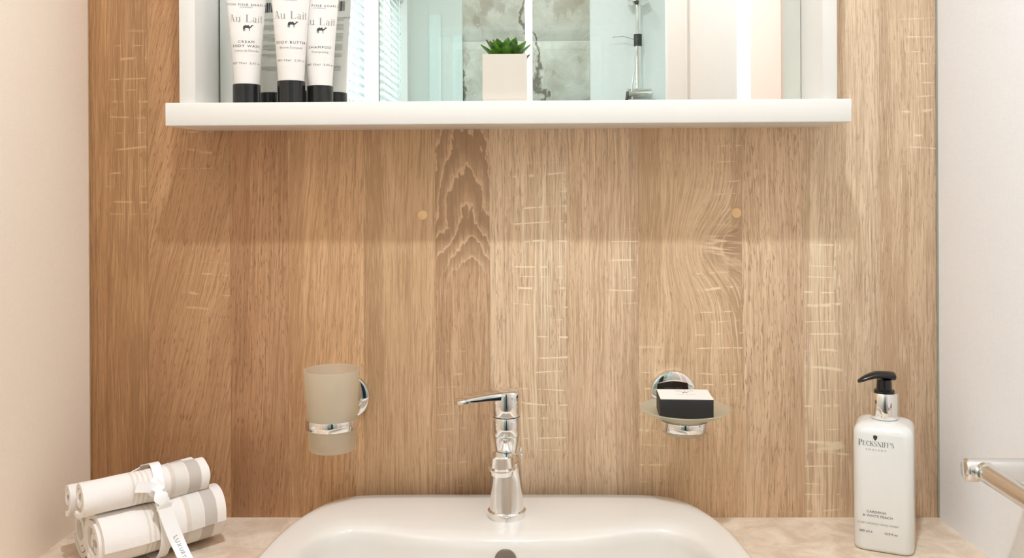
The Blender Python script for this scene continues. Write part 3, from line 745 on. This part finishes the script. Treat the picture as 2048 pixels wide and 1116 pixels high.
# ------------------------------------------------------------------ mirror with shelf
YF = -0.117
sh_l, sh_r = at(330, 229, y=YF).x, at(1704, 221, y=YF).x
z_st, z_sb = at(1017, 201.5, y=YF).z, at(1017, 248, y=YF).z
mc = empty('shelf_mirror', ((sh_l + sh_r) / 2, 0, z_sb), 'white box-framed mirror with a bottom shelf on the wood panel', 'mirror')
ox, oz = mc.location.x, z_sb
SHT = z_st - z_sb
box('shelf', sh_l - ox, sh_r - ox, YF, 0, 0, SHT, M_WHITE, mc, bev=0.0012)
fl0, fl1 = at(358, 100, y=YF + 0.004).x - ox, at(390, 100, y=YF + 0.004).x - ox
fr0, fr1 = at(1645, 100, y=YF + 0.004).x - ox, at(1674.5, 100, y=YF + 0.004).x - ox
TOPZ = 0.62
box('side_board', fl0, fl1, YF + 0.004, 0, SHT, TOPZ, M_WHITE, mc, bev=0.0008)
box('side_board', fr0, fr1, YF + 0.004, 0, SHT, TOPZ, M_WHITE, mc, bev=0.0008)
box('top_board', fl0, fr1, YF + 0.004, 0, TOPZ, TOPZ + 0.02, M_WHITE, mc, bev=0.0008)
box('back_board', fl1, fr0, YM + 0.004, 0, SHT, TOPZ, M_DARKEDGE, mc)
box('mirror_glass', fl1 + 0.0022, fr0 - 0.0006, YM, YM + 0.004, SHT, TOPZ, M_MIRROR, mc)
ZS = z_st

# ------------------------------------------------------------------ toiletry tubes standing on their caps
def squeeze_tube(px, yc, capr, caph, tall, rot, lines, label, tiltx=0.0):
    x = at(px, 190, y=yc).x
    e = empty('toiletry_tube', (x, yc, ZS), label, 'tube', 'cream tubes on the mirror shelf', rz=rot)
    cap = lathe('cap', [(0, 0), (capr - 0.0006, 0), (capr, 0.0008), (capr, caph - 0.0008), (capr - 0.0008, caph), (0, caph)], M_BLACK, e, seg=48)
    cap['label'] = 'glossy black screw cap'
    zb0, zt0 = caph - 0.001, caph + tall
    def ab(z):
        t = max(0.0, min(1.0, (z - zb0) / (zt0 - zb0))); s = t ** 1.15
        return capr * 0.93 + (capr * 1.50 - capr * 0.93) * s, capr * 0.93 * (1 - s) + 0.0015 * s
    def surf(u, zz, off=0.00025, back=False):
        a, b = ab(zz); rho = (a + b) / 2 if a < 1.3 * b else a
        th = u / (0.5 * (a + b) + 0.2 * (a - b)); sg = 1 if back else -1
        return (math.sin(th) * (a + off) * (-1 if back else 1), sg * math.cos(th) * (b + off), zz)
    rings = []
    for i in range(25):
        z = zb0 + (zt0 - zb0) * i / 24; a, b = ab(z)
        rings.append([(a * math.cos(2 * PI * k / 56), b * math.sin(2 * PI * k / 56), z) for k in range(56)])
    a, b = ab(zt0); rings.append([(a * math.cos(2 * PI * k / 56), b * math.sin(2 * PI * k / 56), zt0 + 0.008) for k in range(56)])
    loops('tube_body', rings, M_TUBE, e)
    for (kind, txt, zz, size) in lines:
        F_ = lambda u, q: surf(u, q)
        zz += 0.0031
        if kind == 'serif': lay('brand_lettering', shift2(serif2d(txt, size, track=0.03), 0, zz), F_, M_INKL, e)
        elif kind == 'text': lay('lettering', shift2(text2d(txt, size, 1.3), 0, zz), F_, M_INK, e)
        elif kind == 'ital': lay('lettering', shift2(text2d(txt, size, 1.0), 0, zz), F_, M_INKL, e)
        elif kind == 'camel': lay('camel_emblem', shift2(camel2d(size), 0.0015, zz), lambda u, q: surf(u, q), M_INK, e)
    # small print and bar code on the back, seen in the mirror
    rc = []; z = caph + 0.030
    for blk, n in ((0, 4), (1, 3), (2, 5), (3, 6), (4, 5), (5, 3)):
        for j in range(n):
            wd = 0.0135 * (0.72 + 0.28 * random.random()) if j else 0.007
            rc.append((-0.0135, z, -0.0135 + wd * 2, z + 0.0009)); z += 0.00185
        z += 0.004 if blk else 0.012
    lay('small_print', bars2d(rc), lambda u, q: surf(u, q, back=True), M_INKP, e)['kind'] = 'stuff'
    rc = []; u = -0.013
    while u < 0.012:
        wd = random.choice((0.0006, 0.0012, 0.0018)); rc.append((u, z + 0.004, u + wd, z + 0.018)); u += wd + random.choice((0.0006, 0.0012))
    lay('bar_code', bars2d(rc), lambda u, q: surf(u, q, back=True), M_INK, e)['kind'] = 'stuff'
    return e
def zpx(py, y): return at(1024, py, y=y).z - ZS
yA, yB, yC = -0.083, -0.090, -0.071
squeeze_tube(493.5, yA, 0.0174, zpx(166, yA), 0.125, math.radians(15), [
    ('text', 'THE SCOTTISH FINE SOAPS COMPANY', zpx(9, yA - 0.015), 0.0040), ('ital', 'COMPANY', zpx(13.5, yA - 0.015), 0.0026), ('serif', 'Au Lait', zpx(43, yA - 0.015), 0.0099), ('camel', '', zpx(55, yA - 0.015), 0.0092),
    ('text', 'CREAM', zpx(86, yA - 0.015), 0.0047), ('text', 'BODY WASH', zpx(94.5, yA - 0.015), 0.0047), ('ital', 'Creme de Douche', zpx(103.5, yA - 0.015), 0.0040), ('text', 'NET 75ml  2.5fl oz', zpx(129, yA - 0.015), 0.0036)],
    'cream tube printed Cream Body Wash, standing on its black cap')
squeeze_tube(582.5, yB, 0.0176, zpx(160, yB), 0.130, math.radians(14), [
    ('ital', 'COMPANY', zpx(0, yB - 0.015), 0.0026), ('serif', 'Au Lait', zpx(37, yB - 0.015), 0.0099), ('camel', '', zpx(49, yB - 0.015), 0.0092),
    ('text', 'BODY BUTTER', zpx(88, yB - 0.015), 0.0047), ('ital', 'Beurre Corporel', zpx(98, yB - 0.015), 0.0040), ('text', 'NET 75ml  2.5fl oz', zpx(124, yB - 0.015), 0.0036)],
    'cream tube printed Body Butter, between the two other tubes')
squeeze_tube(640.0, yC, 0.0170, zpx(170, yC), 0.122, math.radians(14), [
    ('text', 'THE SCOTTISH FINE SOAPS COMPANY', zpx(12, yC - 0.015), 0.0040), ('ital', 'COMPANY', zpx(16.5, yC - 0.015), 0.0026), ('serif', 'Au Lait', zpx(50, yC - 0.015), 0.0097), ('camel', '', zpx(61, yC - 0.015), 0.0090),
    ('text', 'SHAMPOO', zpx(98, yC - 0.015), 0.0047), ('ital', 'Shampooing', zpx(107, yC - 0.015), 0.0040), ('text', 'NET 75ml  2.5fl oz', zpx(133, yC - 0.015), 0.0036)],
    'cream tube printed Shampoo, standing on its black cap')

# ------------------------------------------------------------------ potted succulent
yP = -0.078
p0, p1 = at(965, 150, y=yP - 0.028), at(1054, 150, y=yP - 0.028)
pw = (p1.x - p0.x) / 2; ph = at(1010, 108, y=yP - 0.028).z - ZS
pot = empty('potted_succulent', ((p0.x + p1.x) / 2, yP, ZS), 'small green succulent in a square pale pot on the shelf', 'plant')
bm = bmesh.new()
def sqring(h, z): return [(-h, -h, z), (h, -h, z), (h, h, z), (-h, h, z)]
loops('pot', [sqring(pw * 0.97, 0), sqring(pw, 0.004), sqring(pw, ph), sqring(pw - 0.0035, ph), sqring(pw - 0.0035, ph - 0.006)], M_POT, pot, smooth=False, cap1=False)
loops('soil', [sqring(pw - 0.0034, ph - 0.010), sqring(pw - 0.0034, ph - 0.005)], M_SOIL, pot, smooth=False)
def leaf_mesh(L, W, curl):
    rings = []
    for i in range(9):
        t = i / 8; wd = W * (0.45 + 0.55 * math.sin(min(1, t / 0.55) * PI / 2)) if t < 0.55 else W * max(0.03, math.cos((t - 0.55) / 0.45 * PI / 2) ** 0.85)
        th = 0.0032 * (1 - t) + 0.0009
        c = Vector((0, L * t * math.cos(curl * t), L * t * math.sin(curl * t)))
        up = Vector((0, -math.sin(curl * t), math.cos(curl * t)))
        rings.append([c + Vector((wd * math.cos(a), 0, 0)) + up * (th * math.sin(a) + 0.25 * wd * abs(math.cos(a)) ** 2) for a in [2 * PI * k / 10 for k in range(10)]])
    return rings
rnd = random.Random(3)
spec = []
for k in range(8): spec.append((2 * PI * k / 8 + 0.20, 0.036, 0.0080, 0.50, 0.12))
for k in range(6): spec.append((2 * PI * k / 6 + 0.52, 0.033, 0.0088, 0.82, 0.10))
for k in range(4): spec.append((2 * PI * k / 4 + 0.30, 0.030, 0.0082, 1.15, 0.05))
for (az, L, W, el, cu) in spec:
    az += rnd.uniform(-0.12, 0.12); el += rnd.uniform(-0.08, 0.08); L *= rnd.uniform(0.92, 1.08)
    mt = Matrix.Rotation(az, 3, 'Z') @ Matrix.Rotation(el, 3, 'X')
    base = Matrix.Rotation(az, 3, 'Z') @ Vector((0, 0.004, 0))
    rings = [[mt @ p + base for p in r] for r in leaf_mesh(L, W, cu)]
    loops('leaf', rings, M_LEAF, pot, loc=(0, 0, ph - 0.006))

# ------------------------------------------------------------------ tumbler holder and tumbler
RC = at(693, 795, y=-0.01)
def rosette(parent, x, z):
    lathe('rosette', [(0.0312, 0), (0.0312, 0.0055), (0.0300, 0.0078), (0.0275, 0.0088), (0.015, 0.0094), (0, 0.0096)], M_CHROME, parent, loc=(x, 0, z), rot=(PI / 2, 0, 0), seg=56)
yT = -0.066
tc = at(664, 800, y=yT)
z_ring = at(662, 857, y=yT - 0.03).z
th = empty('tumbler_holder', (tc.x, 0, RC.z), 'chrome wall holder with a ring around the frosted tumbler', 'holder')
rosette(th, RC.x - tc.x, 0)
zrg = z_ring - RC.z
def band(name, parent, r, yc, z, h, th_=0.0022, mat=M_CHROME):
    return lathe(name, [(r, -h / 2), (r + th_ * 0.7, -h / 2), (r + th_, -h / 4), (r + th_, h / 4), (r + th_ * 0.7, h / 2), (r, h / 2), (r, -h / 2)], mat, parent, loc=(0, yc, z), seg=56)
def tum_r(z, z0, z1): return 0.0300 + (0.0362 - 0.0300) * (z - z0) / (z1 - z0)
tz1 = at(664, 738, y=yT).z; tz0 = at(664, 898, y=yT).z
rr_ = tum_r(z_ring, tz0, tz1)
band('ring', th, rr_ + 0.0002, yT, zrg, 0.0125)
dxr = RC.x - tc.x
tube('arm', catmull([(dxr, -0.008, 0), (dxr, -0.020, -0.004), (dxr * 0.95, -0.026, -0.018), (dxr * 0.8, -0.030, zrg * 0.8), (dxr * 0.55, yT + rr_ * 0.86, zrg)], 6, closed=False), 0.0055, M_CHROME, th, seg=16)
tum = empty('tumbler', (tc.x, yT, tz0), 'frosted glass tumbler held in the chrome wall ring', 'tumbler')
hh = tz1 - tz0
lathe('glass_body', [(0, 0.0), (0.0285, 0), (0.0300, 0.0015), (0.0362, hh - 0.001), (0.0357, hh), (0.0345, hh), (0.0338, hh - 0.002), (0.0282, 0.013), (0.0265, 0.0115), (0, 0.011)], M_FROST, tum, seg=64, sharp=0.9)

# ------------------------------------------------------------------ soap dish holder, dish, boxed soap
RC2 = at(1347, 788, y=-0.01)
yD = -0.070
dc = at(1369, 830, y=yD)
sh = empty('soap_dish_holder', (dc.x, 0, RC2.z), 'chrome wall holder with a ring under the frosted soap dish', 'holder')
rosette(sh, RC2.x - dc.x, 0)
zb_ = at(1369, 879, y=yD - 0.03).z; z_rg = at(1369, 861, y=yD - 0.03).z - RC2.z
band('ring', sh, 0.0288, yD, z_rg, 0.0115)
dxr = RC2.x - dc.x
tube('arm', catmull([(dxr, -0.008, 0), (dxr, -0.019, -0.004), (dxr * 0.9, -0.024, -0.018), (dxr * 0.7, -0.030, z_rg * 0.85), (dxr * 0.5, yD + 0.027, z_rg)], 6, closed=False), 0.0055, M_CHROME, sh, seg=16)
dish = empty('soap_dish', (dc.x, yD, zb_), 'round frosted glass soap dish in the chrome wall holder', 'dish')
zr = at(1369, 815, y=yD).z - zb_
lathe('glass_body', [(0, 0.0), (0.026, 0), (0.0284, 0.002), (0.0286, 0.016), (0.031, 0.0195), (0.042, 0.0245), (0.052, zr - 0.006), (0.0582, zr - 0.0008), (0.0578, zr), (0.0565, zr), (0.050, zr - 0.004), (0.041, 0.0275), (0.030, 0.0225), (0, 0.0215)], M_FROST2, dish, seg=72, sharp=0.9)
zs = zb_ + 0.0245
sb_ = empty('soap_box', (at(1369, 790, y=yD - 0.004).x, yD - 0.003, zs), 'boxed soap with white top and black sides in the frosted dish', 'soap', rz=math.radians(-3))
bh = at(1370, 799, y=yD - 0.032).z - zs
box('carton', -0.0335, 0.0335, -0.0265, 0.0265, 0, bh - 0.0006, M_BLACKM, sb_, bev=0.0008)
lid = box('lid_panel', -0.0332, 0.0332, -0.0262, 0.0262, bh - 0.0008, bh, M_CARDW, sb_)
top_ = lambda u, q: (u, q + 0.004, bh + 0.0002)
lay('brand_lettering', shift2(serif2d('Au Lait', 0.0062, track=0.03), 0.002, 0.010), top_, M_INKL, sb_)
lay('camel_emblem', shift2(camel2d(0.0075), 0.002, 0.004), top_, M_INKL, sb_)
lay('lettering', shift2(text2d('MILK SOAP', 0.0038, 1.4), 0.002, -0.008), top_, M_INKL, sb_)
d = shift2(text2d('FINE SOAPS', 0.0045, 1.3), 0, 0)
lay('lettering', d, lambda u, q: (-u, 0.0268, q + bh * 0.4), M_INKL, sb_)

# ------------------------------------------------------------------ screw cover caps on the wood
for (px, py, lb) in ((845, 430, 'faint round orange screw cap on the wood beside dark wavy grain'), (1473, 426, 'round pale orange screw cap on the wood above the knot')):
    p = at(px, py, y=0)
    c = lathe('screw_cap', [(0, 0.0012), (0.0058, 0.0011), (0.0068, 0.0005), (0.0070, -0.002)], M_PLUG, seg=32)
    c.location = p; c.rotation_euler = (PI / 2, 0, 0); tag(c, lb, 'cap')

# ------------------------------------------------------------------ soap dispenser
yS = -0.088
bc = at(1769.5, 1000, y=yS)
bt = empty('soap_dispenser', (bc.x, yS, ZC), 'milky white pump bottle of hand wash with black nozzle', 'bottle', rz=math.radians(-25))
hw, cr = 0.0350, 0.0125
def rsq(h, r, z, n=6):
    out = []
    for (sx, sy, a0) in ((1, 1, 0), (-1, 1, 90), (-1, -1, 180), (1, -1, 270)):
        for i in range(n + 1):
            a = math.radians(a0 + 90 * i / n); out.append((sx * (h - r) + r * math.cos(a), sy * (h - r) + r * math.sin(a), z))
    return out
HB = at(1769, 838, y=yS).z - ZC
rings = [rsq(hw - 0.004, cr - 0.003, 0), rsq(hw - 0.001, cr, 0.0015), rsq(hw, cr, 0.005), rsq(hw, cr, HB - 0.013), rsq(hw - 0.0008, cr, HB - 0.009), rsq(hw - 0.0035, cr, HB - 0.0045), rsq(hw - 0.008, cr, HB - 0.0015), rsq(hw - 0.015, cr * 0.9, HB), rsq(0.014, 0.0138, HB + 0.001), rsq(0.013, 0.0129, HB + 0.006)]
loops('bottle_body', rings, M_BOTTLE, bt, sharp=1.2)
lathe('collar', [(0, HB + 0.002), (0.0160, HB + 0.002), (0.0164, HB + 0.003), (0.0160, HB + 0.033), (0.0152, HB + 0.0345), (0, HB + 0.0345)], M_CHROME, bt, seg=48)
zh = at(1768, 752, y=yS).z - ZC
lathe('pump_stem', [(0, HB + 0.033), (0.0125, HB + 0.034), (0.0125, HB + 0.037), (0.0095, HB + 0.0385), (0.0088, zh - 0.004), (0, zh - 0.004)], M_BLACK, bt, seg=32)
nz = []
rz = Matrix.Rotation(math.radians(25 + 8), 3, 'Z')
for i in range(15):
    t = i / 14; xx = 0.0125 - t * 0.047
    zz = zh - 0.0005 + 0.0028 * math.sin(t * 2.6) - 0.007 * max(0, t - 0.45) ** 1.3 * 2.0
    wd = 0.0100 * (1 - t) ** 0.7 + 0.0030; hz = 0.0034 * (1 - t) ** 0.6 + 0.0021
    if t < 0.01: wd *= 0.6
    nz.append([rz @ Vector((xx, wd * math.cos(a), 0)) + Vector((0, 0, zz + hz * math.sin(a))) for a in [2 * PI * k / 14 for k in range(14)]])
loops('pump_nozzle', nz, M_BLACK, bt, sharp=1.2)
front = lambda u, q: (u, -hw - 0.00025, q)
def zb2(py): return at(1752, py, y=yS - 0.035).z - ZC
M_INKM = plain('soft_black_ink', (0.10, 0.10, 0.10), 0.7, var=0.05)
lay('brand_lettering', shift2(serif2d("PECKSNIFF'S", 0.0076, 0.80, 0.0), -0.0075, zb2(896)), front, M_INKM, bt)
lay('crest', shift2(shield2d(0.0048), -0.0085, zb2(879)), front, M_INK, bt)
lay('country_lettering', shift2(text2d('ENGLAND', 0.0032, 1.9), -0.0075, zb2(905)), front, M_INKL, bt)
for (tx, sz, sp, u, py, mt) in (('GARDENIA', 0.0045, 1.05, -0.0075, 1031, M_INKM), ('& WHITE PEACH', 0.0045, 1.05, -0.006, 1039, M_INKM), ('MOISTURISING HAND WASH', 0.0034, 1.1, -0.006, 1054, M_INKL),
                             ('500 ml e', 0.0044, 1.0, -0.020, 1071, M_INK), ('16.9 fl oz', 0.0042, 1.0, 0.009, 1071, M_INK)):
    lay('lettering', shift2(text2d(tx, sz, sp), u, zb2(py)), front, mt, bt)

# ------------------------------------------------------------------ towel rail on the right wall
yR = -0.25
a0 = at(1945, 940, y=yR)
rail = empty('towel_rail', (XR, yR, a0.z), 'chrome towel rail on the pale wall near the soap bottle', 'towel rail')
ax0 = at(1928, 940, y=yR).x - XR
hb = 0.0128
rings = []
for i, (xx, k) in enumerate(((ax0, 0.80), (ax0 + 0.0015, 0.95), (ax0 + 0.004, 1.0), (0.0, 1.0))):
    rings.append([(xx, 0.010 * k * math.cos(a), hb * k * math.sin(a)) for a in [2 * PI * j / 36 for j in range(36)]])
loops('bracket', rings, M_SATIN, rail, sharp=0.8)
tube('bar', [(ax0 + 0.019, -0.004, 0.0), (ax0 + 0.019, -0.012, 0.0), (ax0 + 0.019, -0.45, 0.0)], 0.0105, M_SATIN, rail, seg=32)
lathe('bar_collar', [(0, 0), (0.0118, 0), (0.0118, 0.006), (0, 0.006)], M_CHROME, rail, loc=(ax0 + 0.019, -0.009, 0), rot=(PI / 2, 0, 0), seg=32)
loops('far_bracket', [[(p[0], p[1] - 0.44, p[2]) for p in r] for r in rings], M_SATIN, rail, sharp=0.8)
p = at(2047, 892, y=yR + 0.02)
lathe('wall_cap', [(0, 0.0), (0.018, 0.0), (0.018, 0.005), (0.015, 0.008), (0, 0.009)], M_BLACK, rail, loc=(0.0, p.y - yR - 0.014, p.z - a0.z - 0.004), rot=(0, -PI / 2, 0), seg=32)

# ------------------------------------------------------------------ rolled towels tied with a ribbon
Lr = 0.152
TA = Vector((-0.515, -0.182, 0)); TB = Vector((-0.406, -0.079, 0))
AX = (TB - TA).normalized(); LT = Vector((-AX.y, AX.x, 0))          # LT points to the back left
ANG = math.atan2(AX.y, AX.x)
M_TOWEL = towel_mat(Lr)
def roll_mesh(rx, rz, turns, seed, start, inner=0.20):
    rn = random.Random(seed); ph = [rn.uniform(0, 6.28) for _ in range(6)]
    n, m = int(46 * turns), 16; th = min(rx, rz) * (1 - inner) / turns * 0.86
    v, f = [], []
    def P(s, xx, off):
        a = start + s * turns * 2 * PI
        r = inner + (1 - inner) * s
        wob = 1 + 0.035 * math.sin(2 * a + ph[0] + xx * 20) + 0.02 * math.sin(3 * a + ph[1] - xx * 33)
        o = off / min(rx, rz)
        pin = 1 - 0.06 * math.exp(-((xx - 0.075) / 0.016) ** 2) + 0.03 * math.sin(xx * 42 + ph[4])
        return (xx, math.cos(a) * (r * wob + o) * rx * pin, math.sin(a) * (r * wob + o) * rz * pin + 0.0012 * math.sin(xx * 30 + ph[5]))
    for j in range(m + 1):
        xx = Lr * j / m
        for i in range(n + 1):
            s = i / n; e0 = 0.0025 * math.sin(9 * s + ph[2]) + 0.003 * (1 - s)
            xe = xx + (e0 if j == 0 else 0) + (0.002 * math.sin(8 * s + ph[3]) if j == m else 0)
            v.append(P(s, xe, 0.0)); v.append(P(s, xe, -th))
    W_ = 2 * (n + 1)
    for j in range(m):
        for i in range(n):
            a = j * W_ + 2 * i; b = a + 2; c = a + W_; d = b + W_
            f.append((a, b, d, c)); f.append((a + 1, c + 1, d + 1, b + 1))
        a = j * W_; c = a + W_; f.append((a, c, c + 1, a + 1))
        a = j * W_ + 2 * n; c = a + W_; f.append((a, a + 1, c + 1, c))
    for i in range(n):
        a = 2 * i; f.append((a, a + 1, a + 3, a + 2)); a += m * W_; f.append((a, a + 2, a + 3, a + 1))
    return v, f
G = 'rolled towels tied in a bundle'
RB = (0.0345, 0.0365); RB2 = (0.030, 0.034); RT = (0.0245, 0.0232); RT2 = (0.020, 0.0205)
def put_roll(off, z, r, turns, seed, start, label, dx=0.0):
    v, f = roll_mesh(r[0], r[1], turns, seed, start)
    o = from_data('rolled_towel', v, f, M_TOWEL, None, True, 1.0)
    p = TA + LT * off + AX * dx
    o.location = (p.x, p.y, z); o.rotation_euler = (0, 0, ANG); return tag(o, label, 'towel', G)
zb0 = ZC + RB[1] * 1.03
put_roll(0.0, zb0, RB, 3.7, 1, -1.15, 'thickest rolled towel of the bundle, lying on the worktop under the knot')
put_roll(0.058, ZC + RB2[1] * 1.03, RB2, 3.6, 2, 2.2, 'rolled towel on the worktop at the back of the bundle, against the wall', dx=0.004)
ZT2 = ZC + 2 * RB2[1] + RT2[1] * 0.62
zt0 = zb0 + RB[1] + RT[1] * 0.74
put_roll(0.002, zt0, RT, 2.9, 3, -6.75, 'rolled towel on top of the bundle with the ribbon knot on it', dx=-0.014)
put_roll(0.046, ZT2, RT2, 2.6, 4, 1.0, 'slim rolled towel on top at the back of the bundle', dx=-0.014)

# ribbon: loop round the bundle, knot, hanging tail with print
def BL(a, l, z): p = TA + AX * a + LT * l; return Vector((p.x, p.y, z))
rib = empty('ribbon', BL(0.08, -0.036, ZC + 0.09), 'white printed ribbon knotted around the rolled towels', 'ribbon')
def strip(name, path, widths, dirs, thick=0.0007, parent=rib, mat=M_RIBBON):
    rings = []; n = len(path)
    for i in range(n):
        t = (path[min(i + 1, n - 1)] - path[max(i - 1, 0)]).normalized(); d = dirs[i] if isinstance(dirs, list) else dirs
        d = (d - t * d.dot(t)).normalized(); nn = t.cross(d)
        rings.append([path[i] + d * widths[i] / 2 + nn * thick, path[i] - d * widths[i] / 2 + nn * thick, path[i] - d * widths[i] / 2 - nn * thick, path[i] + d * widths[i] / 2 - nn * thick])
    rings = [[p - rib.location for p in r] for r in rings]
    return loops(name, rings, mat, parent, sharp=0.9)
hull = []
circ = [(0.0, zb0, RB), (0.058, ZC + RB2[1] * 1.03, RB2), (0.002, zt0, RT), (0.046, ZT2, RT2)]
pts = [(c[0] + (c[2][0] * 0.99 + 0.001) * math.cos(a), c[1] + (c[2][1] * 0.99 + 0.001) * math.sin(a)) for c in circ for a in [2 * PI * k / 40 for k in range(40)]]
pts = sorted(set(pts))
def half(ps):
    h = []
    for p in ps:
        while len(h) > 1 and (h[-1][0] - h[-2][0]) * (p[1] - h[-2][1]) - (h[-1][1] - h[-2][1]) * (p[0] - h[-2][0]) <= 0: h.pop()
        h.append(p)
    return h
hp = half(pts)[:-1] + half(pts[::-1])[:-1]
A_R = 0.074
path = [BL(A_R + 0.010 * (1 if q[1] > zt0 else 0) * (q[0] - 0.0) / 0.06, q[0], max(q[1], ZC + 0.0009)) for q in hp]; path.append(path[0])
strip('loop', path, [0.012] * len(path), AX)
# knot on the face of the top roll
kp = BL(A_R - 0.006, 0.002 - RT[0] * 0.98, zt0 + 0.002)
bm = bmesh.new(); bmesh.ops.create_icosphere(bm, subdivisions=3, radius=1.0)
rk = random.Random(5)
for vtx in bm.verts:
    c = vtx.co; k = 1 + 0.14 * math.sin(5 * c.x + 3 * c.z) + 0.10 * math.sin(7 * c.z - 2 * c.y)
    q = AX * c.x * 0.012 * k + LT * c.y * 0.0055 * k + Vector((0, 0, 1)) * (c.z * 0.0115 * k) - AX * c.z * 0.003
    vtx.co = kp + q - rib.location
from_bm('knot', bm, M_RIBBON, rib, smooth=True)
nF = (-LT); pf = TA - LT * (RB[0] * 1.06 + 0.002)
def TF(px, py, out=0.0): return on_plane(px, py, pf + nF * out, nF)
# short loop end pointing up and left from the knot
pl = catmull([kp + nF * 0.004, kp + nF * 0.006 - AX * 0.012 + Vector((0, 0, 0.004)), kp + nF * 0.003 - AX * 0.026 + Vector((0, 0, 0.0075))], 6, closed=False)
strip('loop_end', pl, [0.010 + 0.004 * i / (len(pl) - 1) for i in range(len(pl))], Vector((0, 0, 1)))
# crumpled fold below the knot, then the flat tail
cr_ = catmull([kp + nF * 0.004, TF(318, 985, 0.002), TF(326, 1005, 0.005), TF(330, 1016, 0.003)], 6, closed=False)
strip('crumpled_fold', cr_, [0.011 + 0.004 * math.sin(i * 0.9) + 0.005 * i / len(cr_) for i in range(len(cr_))], AX)
tl = catmull([TF(324, 1000, 0.002), TF(334, 1030, 0.004), TF(346, 1062, 0.007), TF(360, 1094, 0.013), at(376, 1128, z=ZC + 0.012), at(390, 1150, z=ZC + 0.0025), at(404, 1172, z=ZC + 0.0015)], 8, closed=False)
tail = strip('tail', tl, [0.0168] * len(tl), AX)
# print running along the tail
lens = [0.0]
for i in range(1, len(tl)): lens.append(lens[-1] + (tl[i] - tl[i - 1]).length)
def on_tail(s, u):
    s = max(0, min(lens[-1] - 1e-6, s)); i = max(k for k in range(len(lens)) if lens[k] <= s); i = min(i, len(tl) - 2)
    k = (s - lens[i]) / max(1e-9, lens[i + 1] - lens[i]); p = tl[i].lerp(tl[i + 1], k); t = (tl[i + 1] - tl[i]).normalized()
    d = (AX - t * AX.dot(t)).normalized(); nn = t.cross(d); nn = nn if nn.dot(CAM - p) > 0 else -nn
    return p + d * u + nn * 0.0010 - rib.location
lay('lettering', text2d('LUXURY TOWELS', 0.0072, 1.3), lambda a, b: on_tail(a + 0.082, b - 0.0025), M_INKL, tail)
